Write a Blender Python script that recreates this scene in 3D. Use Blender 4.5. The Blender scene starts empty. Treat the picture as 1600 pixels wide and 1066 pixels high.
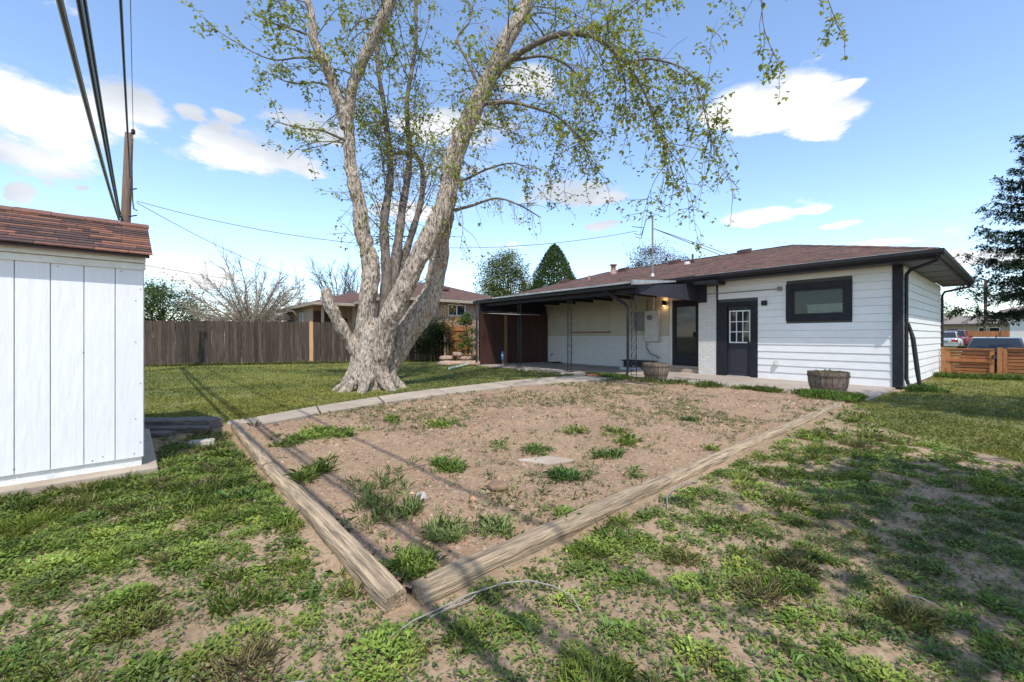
import bpy, math, random
import numpy as np
from mathutils import Vector, Matrix, noise as mnoise
R = math.radians
random.seed(7); RNG = np.random.default_rng(7)
scene = bpy.context.scene
COL = scene.collection

# ------------------------------------------------------------------ camera
F, CX, CY, H = 660.0, 800.0, 525.5, 1.15          # focal length and principal point in photo pixels, eye height
cam = bpy.data.cameras.new('camera'); camo = bpy.data.objects.new('camera', cam); COL.objects.link(camo)
cam.sensor_fit = 'HORIZONTAL'; cam.sensor_width = 36; cam.lens = 36*F/1600
cam.shift_y = -(533-CY)/1600
cam.clip_start = .05; cam.clip_end = 3000
camo.location = (0, 0, H); camo.rotation_euler = (R(90), 0, 0)
scene.camera = camo

# ------------------------------------------------------------------ sun, sky, exposure
SUN_EL = 57.0; SAZ = (.167, -.986)                 # horizontal direction towards the sun
sl = bpy.data.lights.new('sun', 'SUN'); so = bpy.data.objects.new('sun', sl); COL.objects.link(so)
sl.energy = 2.35; sl.angle = R(.55); sl.color = (1, .94, .86)
d = Vector((-SAZ[0]*math.cos(R(SUN_EL)), -SAZ[1]*math.cos(R(SUN_EL)), -math.sin(R(SUN_EL))))
so.rotation_euler = d.to_track_quat('-Z', 'Y').to_euler(); so.location = (3, -8, 20)
scene.view_settings.view_transform = 'Standard'; scene.view_settings.look = 'None'
scene.view_settings.exposure = 1.02; scene.view_settings.gamma = 1
scene.view_settings.use_curve_mapping = False
scene.render.engine = 'CYCLES'
scene.cycles.max_bounces = 6; scene.cycles.transparent_max_bounces = 8
scene.cycles.use_denoising = True

world = bpy.data.worlds.new('World'); scene.world = world; world.use_nodes = True
def build_world():
    nt = world.node_tree; N = nt.nodes; L = nt.links; N.clear()
    out = N.new('ShaderNodeOutputWorld'); mix = N.new('ShaderNodeMixShader')
    bs = N.new('ShaderNodeBackground'); bc = N.new('ShaderNodeBackground')
    sky = N.new('ShaderNodeTexSky'); sky.sky_type = 'NISHITA'; sky.sun_disc = False
    sky.sun_elevation = R(SUN_EL); sky.sun_rotation = math.atan2(SAZ[0], SAZ[1])
    sky.air_density = 1.0; sky.dust_density = .4; sky.ozone_density = 2.0; sky.altitude = 400
    L.new(sky.outputs[0], bs.inputs[0]); bs.inputs[1].default_value = .15
    tc = N.new('ShaderNodeTexCoord')
    def M(op, a, b=None, c=None, clamp=False):
        n = N.new('ShaderNodeMath'); n.operation = op; n.use_clamp = clamp
        for k, x in enumerate((a, b, c)):
            if x is None: continue
            if isinstance(x, (int, float)): n.inputs[k].default_value = x
            else: L.new(x, n.inputs[k])
        return n.outputs[0]
    sep = N.new('ShaderNodeSeparateXYZ'); L.new(tc.outputs['Generated'], sep.inputs[0])
    X, Y, Z = sep.outputs
    n1 = N.new('ShaderNodeTexNoise'); n1.inputs['Scale'].default_value = 8.5; n1.inputs['Detail'].default_value = 9; n1.inputs['Roughness'].default_value = .62
    n2 = N.new('ShaderNodeTexNoise'); n2.inputs['Scale'].default_value = 3.2; n2.inputs['Detail'].default_value = 4
    n3 = N.new('ShaderNodeTexNoise'); n3.inputs['Scale'].default_value = 2.6; n3.inputs['Detail'].default_value = 6; n3.inputs['Roughness'].default_value = .65
    mp = N.new('ShaderNodeMapping'); mp.inputs['Scale'].default_value = (1, 1, 2.4)
    L.new(tc.outputs['Generated'], mp.inputs[0])
    for n in (n1, n2, n3): L.new(mp.outputs[0], n.inputs['Vector'])
    az = M('ARCTAN2', X, Y); el = M('ARCSINE', Z)
    azd = M('ADD', az, M('MULTIPLY', M('SUBTRACT', n2.outputs[0], .5), .13))
    eld = M('ADD', el, M('MULTIPLY', M('SUBTRACT', n1.outputs[0], .5), .045))
    #        photo-direction centre x, y, half width, half height
    blobs = [(50, 180, 150, 56), (185, 165, 80, 40), (20, 245, 110, 26), (395, 235, 75, 34), (335, 205, 32, 20), (455, 250, 55, 22), (345, 180, 34, 9),
             (1225, 165, 85, 36), (1300, 185, 60, 22), (1255, 140, 60, 18), (1165, 165, 50, 26), (1180, 341, 56, 13), (1215, 333, 34, 10), (880, 300, 75, 20), (930, 310, 46, 12), (1280, 322, 28, 6), (1325, 350, 30, 6),
             (1375, 381, 60, 7), (1540, 405, 80, 16), (1490, 400, 40, 9), (290, 425, 80, 26), (250, 410, 60, 14), (820, 130, 40, 22), (720, 200, 80, 26), (480, 200, 70, 24),
             (20, 295, 30, 14), (115, 292, 14, 6), (290, 172, 30, 10), (940, 350, 30, 5), (640, 330, 60, 14), (1330, 128, 26, 6)]
    dens = None
    for (x, y, rx, ry) in blobs:
        a0 = math.atan2(x-CX, F); c0 = math.cos(a0)
        e0 = math.atan2((CY-y)*c0, F); ra = rx*c0*c0/F; re = ry*c0/F
        da = M('DIVIDE', M('SUBTRACT', azd, a0), ra); de = M('DIVIDE', M('SUBTRACT', eld, e0), re)
        q = M('SUBTRACT', 1.0, M('ADD', M('MULTIPLY', da, da), M('MULTIPLY', de, de)))
        dens = q if dens is None else M('MAXIMUM', dens, q)
    dens = M('MAXIMUM', dens, -1.0)
    dens = M('ADD', M('MULTIPLY', dens, .62), M('ADD', M('MULTIPLY', M('SUBTRACT', n1.outputs[0], .5), 3.0), M('MULTIPLY', M('SUBTRACT', n2.outputs[0], .5), 1.0)))
    # the same broken cumulus goes on round the rest of the sky
    gen = M('MULTIPLY', M('SUBTRACT', n3.outputs[0], .57), 7.0)
    aa = M('ABSOLUTE', az)
    side = M('MAXIMUM', M('MULTIPLY_ADD', aa, 5.0, -4.75, True), M('MULTIPLY_ADD', el, 5.0, -3.6, True))
    gen = M('MULTIPLY', gen, side)
    dens = M('MAXIMUM', dens, M('SUBTRACT', gen, M('MULTIPLY', M('SUBTRACT', 1.0, side), 1.0)))
    mr = N.new('ShaderNodeMapRange'); mr.interpolation_type = 'SMOOTHSTEP'
    mr.inputs['From Min'].default_value = -.22; mr.inputs['From Max'].default_value = .36; mr.inputs['To Max'].default_value = .95
    L.new(dens, mr.inputs['Value'])
    cr = N.new('ShaderNodeValToRGB'); cr.color_ramp.elements[0].position = .40; cr.color_ramp.elements[1].position = .58
    cr.color_ramp.elements[0].color = (.60, .64, .70, 1); cr.color_ramp.elements[1].color = (.98, .98, .98, 1)
    L.new(n2.outputs[0], cr.inputs[0]); L.new(cr.outputs[0], bc.inputs[0]); bc.inputs[1].default_value = .57
    hor = M('MULTIPLY_ADD', Z, 30.0, 0.0, True)
    L.new(M('MULTIPLY', mr.outputs[0], hor), mix.inputs[0])
    L.new(bs.outputs[0], mix.inputs[1]); L.new(bc.outputs[0], mix.inputs[2]); L.new(mix.outputs[0], out.inputs[0])
build_world()

# ------------------------------------------------------------------ frames and small maths
TH = R(39.242); UX = np.array([math.cos(TH), math.sin(TH)]); VX = np.array([-math.sin(TH), math.cos(TH)])
HC = np.array([8.342, 9.257])
def hw(u, v, z=0):
    p = HC+u*UX+v*VX; return Vector((p[0], p[1], z))
def gp(x, y, z=0):
    D = F*(H-z)/(y-CY); return Vector(((x-CX)/F*D, D, z))
def at(x, y, D): return Vector(((x-CX)/F*D, D, H+(CY-y)/F*D))
def to_uv(X, Y):
    dx, dy = X-HC[0], Y-HC[1]; return dx*UX[0]+dy*UX[1], dx*VX[0]+dy*VX[1]

def _h(ix, iy, s):
    a = np.sin(ix*127.1+iy*311.7+s*74.7)*43758.5453
    return a-np.floor(a)
def vn(x, y, s=0):
    x = np.asarray(x, float); y = np.asarray(y, float)
    ix, iy = np.floor(x), np.floor(y); fx, fy = x-ix, y-iy
    fx = fx*fx*(3-2*fx); fy = fy*fy*(3-2*fy)
    a = _h(ix, iy, s)*(1-fx)+_h(ix+1, iy, s)*fx; b = _h(ix, iy+1, s)*(1-fx)+_h(ix+1, iy+1, s)*fx
    return a*(1-fy)+b*fy
def fbm(x, y, s=0, o=4):
    t = 0; a = .5; n = 0
    for k in range(o):
        t = t+a*vn(x*2**k+k*17.3, y*2**k-k*9.1, s+k); n += a; a *= .5
    return t/n
def sstep(a, b, x):
    t = np.clip((np.asarray(x, float)-a)/(b-a), 0, 1); return t*t*(3-2*t)
def inpoly(x, y, P):
    x = np.asarray(x); y = np.asarray(y); c = np.zeros(x.shape, bool); n = len(P)
    for i in range(n):
        x0, y0 = P[i][0], P[i][1]; x1, y1 = P[(i+1) % n][0], P[(i+1) % n][1]
        c ^= ((y0 > y) != (y1 > y)) & (x < (x1-x0)*(y-y0)/((y1-y0) if y1 != y0 else 1e-9)+x0)
    return c

# ------------------------------------------------------------------ materials
MATS = {}
def mat(name, c1, c2=None, rough=.7, scale=6, stretch=(1, 1, 1), bump=0, bscale=None, detail=5, rnd=0, c3=None, metal=0, spec=.5, contrast=(.35, .65), bdist=.02, attr=None, transl=0, dirt=None):
    """principled with noise-mixed colours in object space, noise bump, optional per-object brightness spread"""
    if name in MATS: return MATS[name]
    m = bpy.data.materials.new(name); m.use_nodes = True; nt = m.node_tree; N = nt.nodes; L = nt.links
    b = N['Principled BSDF']; b.inputs['Roughness'].default_value = rough; b.inputs['Metallic'].default_value = metal
    b.inputs['Specular IOR Level'].default_value = spec
    tc = N.new('ShaderNodeTexCoord'); mp = N.new('ShaderNodeMapping'); mp.inputs['Scale'].default_value = stretch
    L.new(tc.outputs['Object'], mp.inputs[0])
    vec = mp.outputs[0]
    if rnd:
        oi = N.new('ShaderNodeObjectInfo'); cb = N.new('ShaderNodeCombineXYZ')
        mu = N.new('ShaderNodeMath'); mu.operation = 'MULTIPLY'; mu.inputs[1].default_value = 37.0
        L.new(oi.outputs['Random'], mu.inputs[0])
        for k in range(3): L.new(mu.outputs[0], cb.inputs[k])
        va = N.new('ShaderNodeVectorMath'); L.new(vec, va.inputs[0]); L.new(cb.outputs[0], va.inputs[1]); vec = va.outputs[0]
    n = N.new('ShaderNodeTexNoise'); n.inputs['Scale'].default_value = scale; n.inputs['Detail'].default_value = detail; n.inputs['Roughness'].default_value = .6
    L.new(vec, n.inputs['Vector'])
    r = N.new('ShaderNodeValToRGB'); L.new(n.outputs[0], r.inputs[0])
    r.color_ramp.elements[0].position = contrast[0]; r.color_ramp.elements[1].position = contrast[1]
    c2 = c2 or tuple(x*.85 for x in c1)
    r.color_ramp.elements[0].color = (*c2, 1); r.color_ramp.elements[1].color = (*c1, 1)
    if c3:
        e = r.color_ramp.elements.new((contrast[0]+contrast[1])/2); e.color = (*c3, 1)
    colr = r.outputs[0]
    if attr:
        at_ = N.new('ShaderNodeAttribute'); at_.attribute_name = attr
        mx = N.new('ShaderNodeMix'); mx.data_type = 'RGBA'; mx.blend_type = 'MULTIPLY'; mx.inputs[0].default_value = 1
        L.new(colr, mx.inputs[6]); L.new(at_.outputs['Color'], mx.inputs[7]); colr = mx.outputs[2]
    if dirt:                                   # large soft stains of their own shape
        n4 = N.new('ShaderNodeTexNoise'); n4.inputs['Scale'].default_value = dirt[1]; n4.inputs['Detail'].default_value = 6
        L.new(vec, n4.inputs['Vector'])
        r4 = N.new('ShaderNodeValToRGB'); r4.color_ramp.elements[0].position = .45; r4.color_ramp.elements[1].position = .75
        L.new(n4.outputs[0], r4.inputs[0])
        mu4 = N.new('ShaderNodeMath'); mu4.operation = 'MULTIPLY'; mu4.inputs[1].default_value = dirt[2]; L.new(r4.outputs[0], mu4.inputs[0])
        mx = N.new('ShaderNodeMix'); mx.data_type = 'RGBA'; L.new(mu4.outputs[0], mx.inputs[0])
        L.new(colr, mx.inputs[6]); mx.inputs[7].default_value = (*dirt[0], 1); colr = mx.outputs[2]
    if rnd:
        hsv = N.new('ShaderNodeHueSaturation'); mr = N.new('ShaderNodeMapRange')
        mr.inputs['To Min'].default_value = 1-rnd; mr.inputs['To Max'].default_value = 1+rnd
        L.new(oi.outputs['Random'], mr.inputs[0]); L.new(mr.outputs[0], hsv.inputs['Value']); L.new(colr, hsv.inputs['Color']); colr = hsv.outputs[0]
    L.new(colr, b.inputs['Base Color'])
    if bump:
        n2 = N.new('ShaderNodeTexNoise'); n2.inputs['Scale'].default_value = bscale or scale*3; n2.inputs['Detail'].default_value = 6
        L.new(vec, n2.inputs['Vector'])
        bp = N.new('ShaderNodeBump'); bp.inputs['Strength'].default_value = bump; bp.inputs['Distance'].default_value = bdist
        L.new(n2.outputs[0], bp.inputs['Height']); L.new(bp.outputs[0], b.inputs['Normal'])
    if transl:
        out = N['Material Output']; tr = N.new('ShaderNodeBsdfTranslucent'); ms = N.new('ShaderNodeMixShader'); ms.inputs[0].default_value = transl
        L.new(colr, tr.inputs[0]); L.new(b.outputs[0], ms.inputs[1]); L.new(tr.outputs[0], ms.inputs[2]); L.new(ms.outputs[0], out.inputs[0])
    MATS[name] = m; return m

def brick_mat(name, ca, cb, mortar, w, h, ms=.01, rough=.8, bump=.6, axis='xz', off=.5, bias=0, nz=.25):
    if name in MATS: return MATS[name]
    m = bpy.data.materials.new(name); m.use_nodes = True; nt = m.node_tree; N = nt.nodes; L = nt.links
    b = N['Principled BSDF']; b.inputs['Roughness'].default_value = rough
    tc = N.new('ShaderNodeTexCoord'); sp = N.new('ShaderNodeSeparateXYZ'); cb_ = N.new('ShaderNodeCombineXYZ')
    L.new(tc.outputs['Object'], sp.inputs[0])
    L.new(sp.outputs['xyz'.index(axis[0])], cb_.inputs[0]); L.new(sp.outputs['xyz'.index(axis[1])], cb_.inputs[1])
    br = N.new('ShaderNodeTexBrick'); br.inputs['Scale'].default_value = 1; br.inputs['Brick Width'].default_value = w; br.inputs['Row Height'].default_value = h
    br.inputs['Mortar Size'].default_value = ms; br.inputs['Mortar Smooth'].default_value = .2; br.offset = off; br.inputs['Bias'].default_value = bias
    br.inputs['Color1'].default_value = (*ca, 1); br.inputs['Color2'].default_value = (*cb, 1); br.inputs['Mortar'].default_value = (*mortar, 1)
    L.new(cb_.outputs[0], br.inputs['Vector'])
    n = N.new('ShaderNodeTexNoise'); n.inputs['Scale'].default_value = 9; n.inputs['Detail'].default_value = 6; L.new(tc.outputs['Object'], n.inputs['Vector'])
    mr = N.new('ShaderNodeMapRange'); mr.inputs['From Min'].default_value = .3; mr.inputs['From Max'].default_value = .7; mr.inputs['To Min'].default_value = 1-nz; mr.inputs['To Max'].default_value = 1+nz
    L.new(n.outputs[0], mr.inputs[0])
    mx = N.new('ShaderNodeHueSaturation'); L.new(br.outputs[0], mx.inputs['Color']); L.new(mr.outputs[0], mx.inputs['Value'])
    L.new(mx.outputs[0], b.inputs['Base Color'])
    bp = N.new('ShaderNodeBump'); bp.inputs['Strength'].default_value = bump; bp.inputs['Distance'].default_value = .012; bp.invert = True
    ad = N.new('ShaderNodeMath'); ad.operation = 'MULTIPLY_ADD'; ad.inputs[1].default_value = -.3; L.new(n.outputs[0], ad.inputs[0]); L.new(br.outputs['Fac'], ad.inputs[2])
    L.new(ad.outputs[0], bp.inputs['Height']); L.new(bp.outputs[0], b.inputs['Normal'])
    MATS[name] = m; return m

def glass_mat(name, tint=(.02, .025, .03), see=.0, rough=.03):
    if name in MATS: return MATS[name]
    m = bpy.data.materials.new(name); m.use_nodes = True; nt = m.node_tree; N = nt.nodes; L = nt.links
    b = N['Principled BSDF']; b.inputs['Base Color'].default_value = (*tint, 1); b.inputs['Roughness'].default_value = rough; b.inputs['Specular IOR Level'].default_value = .5
    if see:
        t = N.new('ShaderNodeBsdfTransparent'); t.inputs[0].default_value = (.75, .8, .78, 1); g = N.new('ShaderNodeBsdfGlossy'); g.inputs['Roughness'].default_value = rough
        fr = N.new('ShaderNodeFresnel'); fr.inputs[0].default_value = 1.4
        ms = N.new('ShaderNodeMixShader'); L.new(fr.outputs[0], ms.inputs[0]); L.new(t.outputs[0], ms.inputs[1]); L.new(g.outputs[0], ms.inputs[2])
        L.new(ms.outputs[0], N['Material Output'].inputs[0])
    MATS[name] = m; return m
def emit_mat(name, c, s):
    m = bpy.data.materials.new(name); m.use_nodes = True; nt = m.node_tree; b = nt.nodes['Principled BSDF']
    b.inputs['Emission Color'].default_value = (*c, 1); b.inputs['Emission Strength'].default_value = s; MATS[name] = m; return m

WHITE = mat('white_siding_paint', (.80, .80, .78), (.74, .74, .72), .45, 3, bump=.08, bscale=60, rnd=.02)
WALLW = mat('white_wall_paint', (.66, .65, .61), (.58, .57, .53), .6, 2, bump=.1, bscale=40, dirt=((.5, .47, .42), 1.2, .35))
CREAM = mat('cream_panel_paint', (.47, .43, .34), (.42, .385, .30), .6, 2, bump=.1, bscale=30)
BLACK = mat('black_trim_paint', (.020, .021, .028), (.014, .014, .019), .5, 4, spec=.25, bump=.06, bscale=40)
BLACKM = mat('black_metal', (.016, .016, .02), (.024, .023, .024), .45, 12, spec=.3, bump=.1)
DOORB = mat('charcoal_door_paint', (.036, .038, .05), (.028, .03, .04), .5, 5, spec=.25, bump=.05)
SOFFIT = mat('charcoal_soffit', (.075, .073, .075), (.055, .054, .056), .55, 5, bump=.05)
VALB = mat('black_stained_board', (.035, .036, .05), (.012, .012, .018), .6, 9, (6, 6, .5), bump=.4, contrast=(.3, .7))
CONC = mat('concrete', (.43, .355, .27), (.32, .255, .19), .85, 2.5, bump=.35, bscale=60, bdist=.006, dirt=((.30, .25, .20), 1.6, .5), rnd=.05)
SLABM = mat('patio_concrete', (.38, .32, .27), (.29, .24, .20), .85, 1.6, bump=.3, bscale=70, bdist=.005, dirt=((.26, .22, .18), .9, .55))
GALV = mat('galvanised_sheet', (.55, .56, .55), (.40, .40, .39), .45, 5, metal=.5, bump=.1)
SHEDW = mat('shed_panel_paint', (.74, .75, .755), (.70, .71, .715), .5, 7, (3.2, 3.2, .5), bump=.5, bscale=9, bdist=.012, detail=6, rnd=.015)
SHEDT = mat('shed_trim_paint', (.74, .75, .72), (.62, .63, .60), .55, 6, (2, 2, 2), bump=.3, bscale=20)
TIMB = mat('weathered_timber', (.46, .345, .215), (.20, .14, .085), .85, 4.5, (1.0, 17, 17), bump=1.0, bscale=5, bdist=.02, contrast=(.33, .56), c3=(.32, .245, .16), dirt=((.055, .038, .025), 2.2, .75), rnd=.08, detail=8)
GREYT = mat('grey_rotten_timber', (.22, .195, .175), (.085, .07, .06), .9, 4, (1.2, 14, 14), bump=.9, bscale=7, bdist=.012, rnd=.1)
PICK = mat('weathered_picket', (.078, .052, .035), (.02, .0135, .0095), .9, 5, (7, 7, .55), bump=.5, bscale=9, contrast=(.28, .72), dirt=((.15, .12, .095), 1.4, .35), rnd=.42)
PICKO = mat('new_cedar_board', (.58, .33, .15), (.45, .24, .10), .8, 5, (7, 7, .5), bump=.3)
CEDAR = mat('stained_cedar', (.40, .155, .05), (.25, .085, .027), .5, 5, (1, 9, 9), bump=.3, rnd=.12)
CEDARV = mat('stained_cedar_upright', (.44, .18, .06), (.28, .10, .034), .5, 5, (9, 9, 1), bump=.3, rnd=.12)
DARKP = mat('dark_redwood_plank', (.054, .016, .010), (.02, .006, .0045), .6, 4, (8, 8, .6), bump=.35, rnd=.25)
TANP = mat('tan_stud', (.22, .12, .05), (.15, .08, .035), .7, 4, (8, 8, .6))
BARK = mat('maple_bark', (.53, .455, .37), (.07, .052, .038), .9, 10, (3.2, 3.2, .9), bump=1.0, bscale=15, bdist=.05, contrast=(.36, .57), c3=(.33, .27, .21), dirt=((.20, .125, .075), 1.1, .5), detail=9)
BARKS = mat('young_bark', (.215, .175, .145), (.09, .072, .058), .85, 14, (1, 1, .5), bump=.4)
TWIGP = mat('pale_dead_twig', (.46, .39, .33), (.32, .27, .22), .8, 14)
BARKD = mat('dark_bark', (.10, .08, .065), (.05, .04, .032), .9, 10, (1, 1, .4), bump=.4)
BARET = mat('bare_twig_bark', (.38, .32, .25), (.22, .18, .14), .9, 6)
LEAF = mat('leaf', (1, 1, 1), (.8, .8, .8), .5, 3, attr='Col', transl=.35, spec=.3)
GRASSM = mat('grass_blade', (1, 1, 1), (.85, .85, .85), .55, 1.2, attr='Col', transl=.25, spec=.3)
STONE = mat('sandstone', (.42, .29, .20), (.27, .19, .14), .85, 7, bump=.5, rnd=.12)
STONEW = mat('pale_rock', (.46, .42, .38), (.33, .30, .265), .8, 12, bump=.5)
PEB = mat('pebble', (1, 1, 1), (.8, .8, .8), .8, 30, attr='Col')
BRICKR = mat('red_brick_rubble', (.36, .13, .085), (.24, .09, .06), .85, 9, bump=.4)
TUBE = mat('grey_drip_tube', (.30, .285, .265), (.21, .195, .18), .5, 20)
POLEM = mat('utility_pole_wood', (.17, .115, .078), (.09, .06, .042), .9, 5, (8, 8, .4), bump=.5)
CABLE = mat('black_cable', (.025, .027, .04), (.018, .018, .026), .5, 5)
CABLEG = mat('grey_cable', (.14, .13, .12), (.10, .10, .10), .5, 5)
METER = mat('grey_meter_paint', (.52, .51, .48), (.44, .43, .41), .5, 5)
METERD = mat('grey_box_paint', (.17, .175, .18), (.13, .135, .14), .5, 5)
CONDUIT = mat('conduit', (.22, .21, .20), (.16, .15, .15), .5, 5)
BARREL = mat('barrel_stave', (.25, .19, .14), (.11, .08, .055), .85, 5, (7, 7, .8), bump=.5, rnd=.18)
HOOP = mat('rusty_hoop', (.16, .11, .085), (.09, .06, .05), .6, 15, metal=.4, bump=.3)
SOILP = mat('potting_soil', (.10, .07, .05), (.06, .042, .03), .95, 20, bump=.6)
ROOFV = mat('roof_vent_paint', (.10, .05, .04), (.06, .03, .025), .6, 8)
PINKV = mat('pink_vent_paint', (.36, .21, .17), (.28, .16, .13), .6, 8)
LEADW = mat('pale_flashing', (.62, .60, .58), (.5, .48, .46), .6, 8)
SHING = mat('shed_shingle', (.165, .074, .047), (.09, .043, .031), .9, 24, bump=.6, bscale=90, bdist=.004, rnd=.45)
SHING2 = mat('shed_shingle_dark', (.085, .046, .038), (.052, .03, .026), .9, 24, bump=.6, bscale=90, bdist=.004, rnd=.35)
SHING3 = mat('shed_shingle_orange', (.235, .10, .055), (.15, .066, .04), .9, 24, bump=.6, bscale=90, bdist=.004, rnd=.2)
SHINGB = mat('shed_underlay', (.05, .03, .025), (.04, .025, .02), .9, 10)
ROOF = brick_mat('roof_shingles', (.135, .064, .040), (.062, .031, .021), (.03, .017, .013), .30, .14, .006, .9, .7, 'xy', .37, 0, .55)
ROOFN = brick_mat('neighbour_shingles', (.135, .066, .046), (.085, .042, .032), (.06, .03, .025), .30, .14, .006, .9, .6, 'xy', .37, 0, .3)
ROOFG = brick_mat('tan_shingles', (.26, .215, .18), (.20, .165, .14), (.12, .10, .085), .30, .14, .006, .9, .5, 'xy', .37, 0, .2)
BRICKP = brick_mat('painted_brick', (.66, .645, .61), (.62, .605, .57), (.54, .53, .50), .21, .072, .008, .6, .9, 'yz', .5, 0, .05)
BRICKT = brick_mat('tan_brick', (.38, .23, .15), (.30, .175, .115), (.34, .29, .24), .21, .072, .010, .85, .5, 'xz', .5, 0, .2)
GLASS = glass_mat('dark_glass'); GLASSS = glass_mat('clear_glass', see=1)
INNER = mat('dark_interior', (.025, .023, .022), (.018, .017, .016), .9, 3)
SHADEG = mat('pale_green_blind', (.50, .56, .50), (.45, .51, .45), .7, 6)
BLUES = mat('blue_sign_face', (.03, .14, .42), (.025, .11, .36), .4, 5)
SKYB = mat('pale_sign_print', (.55, .68, .82), (.5, .62, .78), .5, 5)
GREENP = mat('pale_green_pipe', (.50, .60, .50), (.42, .5, .42), .5, 5)
RUBBER = mat('rubber', (.02, .02, .02), (.015, .015, .015), .8, 5)
RIM = mat('alloy', (.45, .45, .46), (.38, .38, .39), .3, 5, metal=.9)
REDL = mat('red_lamp_lens', (.45, .015, .02), (.38, .01, .015), .2, 5)
WINW = mat('white_window_frame', (.75, .75, .73), (.7, .7, .68), .5, 5)
TRIMC = mat('cream_fascia', (.36, .30, .23), (.30, .25, .19), .6, 4)

# ------------------------------------------------------------------ mesh helpers
class MB:
    def __init__(s): s.v = []; s.f = []
    def add(s, vs, fs):
        o = len(s.v); s.v += [tuple(x) for x in vs]; s.f += [tuple(i+o for i in f) for f in fs]; return s
    def box(s, x0, x1, y0, y1, z0, z1):
        return s.add([(x0,y0,z0),(x1,y0,z0),(x1,y1,z0),(x0,y1,z0),(x0,y0,z1),(x1,y0,z1),(x1,y1,z1),(x0,y1,z1)],
              [(0,3,2,1),(4,5,6,7),(0,1,5,4),(1,2,6,5),(2,3,7,6),(3,0,4,7)])
    def cbox(s, x0, x1, y0, y1, z0, z1, c):
        """box with chamfered vertical and top edges"""
        def ring(a, z): return [(x0+a,y0,z),(x1-a,y0,z),(x1,y0+a,z),(x1,y1-a,z),(x1-a,y1,z),(x0+a,y1,z),(x0,y1-a,z),(x0,y0+a,z)]
        r0 = ring(c, z0); r1 = ring(c, z1-c)
        r2 = [(min(max(x, x0+c), x1-c), min(max(y, y0+c), y1-c), z1) for x, y, z in ring(c*1.2, z1)]
        fs = [tuple(range(7, -1, -1))]
        for k in range(8):
            n = (k+1) % 8; fs += [(k, n, 8+n, 8+k), (8+k, 8+n, 16+n, 16+k)]
        fs.append(tuple(range(16, 24)))
        return s.add(r0+r1+r2, fs)
    def prism(s, pts, axis, a, b):
        """polygon in the plane across axis, from a to b"""
        def P(p, t): return (t, p[0], p[1]) if axis == 0 else (p[0], t, p[1]) if axis == 1 else (p[0], p[1], t)
        n = len(pts); vs = [P(p, a) for p in pts]+[P(p, b) for p in pts]
        fs = [tuple(range(n-1, -1, -1)), tuple(range(n, 2*n))]+[(k, (k+1) % n, n+(k+1) % n, n+k) for k in range(n)]
        return s.add(vs, fs)
    def tube(s, pts, rad, n=8, cap=True):
        pts = [Vector(p) for p in pts]; m = len(pts)
        if not hasattr(rad, '__len__'): rad = [rad]*m
        up = None; rings = []
        for i, p in enumerate(pts):
            t = (pts[min(i+1, m-1)]-pts[max(i-1, 0)])
            t = t.normalized() if t.length > 1e-9 else Vector((0, 0, 1))
            if up is None:
                up = Vector((0, 0, 1)) if abs(t.z) < .9 else Vector((1, 0, 0))
            a = t.cross(up)
            a = a.normalized() if a.length > 1e-6 else t.orthogonal().normalized()
            b = a.cross(t).normalized(); up = b
            rings.append([p+(a*math.cos(2*math.pi*k/n)+b*math.sin(2*math.pi*k/n))*rad[i] for k in range(n)])
        vs = [q for r in rings for q in r]; fs = []
        for i in range(m-1):
            for k in range(n):
                kk = (k+1) % n; fs.append((i*n+k, i*n+kk, (i+1)*n+kk, (i+1)*n+k))
        if cap: fs += [tuple(range(n-1, -1, -1)), tuple((m-1)*n+k for k in range(n))]
        return s.add(vs, fs)
    def lathe(s, prof, n=24, c=(0, 0)):
        vs = [(c[0]+r*math.cos(2*math.pi*k/n), c[1]+r*math.sin(2*math.pi*k/n), z) for r, z in prof for k in range(n)]
        fs = [(i*n+k, i*n+(k+1) % n, (i+1)*n+(k+1) % n, (i+1)*n+k) for i in range(len(prof)-1) for k in range(n)]
        fs += [tuple(range(n-1, -1, -1)), tuple((len(prof)-1)*n+k for k in range(n))]
        return s.add(vs, fs)
    def mesh(s, name, m, smooth=False):
        me = bpy.data.meshes.new(name); me.from_pydata(s.v, [], s.f); me.materials.append(m)
        if smooth: me.polygons.foreach_set('use_smooth', [True]*len(me.polygons))
        me.update(); return me
    def build(s, name, m, parent=None, smooth=False, loc=None, rz=0):
        return link(name, s.mesh(name, m, smooth), parent, loc, rz)
def link(name, data, parent=None, loc=None, rz=0):
    o = bpy.data.objects.new(name, data); COL.objects.link(o)
    if parent: o.parent = parent
    if loc is not None: o.location = loc
    if rz: o.rotation_euler = (0, 0, rz)
    return o
def tag(o, label, cat=None, group=None, kind=None):
    o['label'] = label
    if cat: o['category'] = cat
    if group: o['group'] = group
    if kind: o['kind'] = kind
    return o
def empty(name, loc=(0, 0, 0), rz=0):
    o = bpy.data.objects.new(name, None); COL.objects.link(o); o.location = loc; o.rotation_euler = (0, 0, rz); o.empty_display_size = .1; return o
def bevel(o, w, seg=2):
    m = o.modifiers.new('bevel', 'BEVEL'); m.width = w; m.segments = seg; m.limit_method = 'ANGLE'; return o

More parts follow.
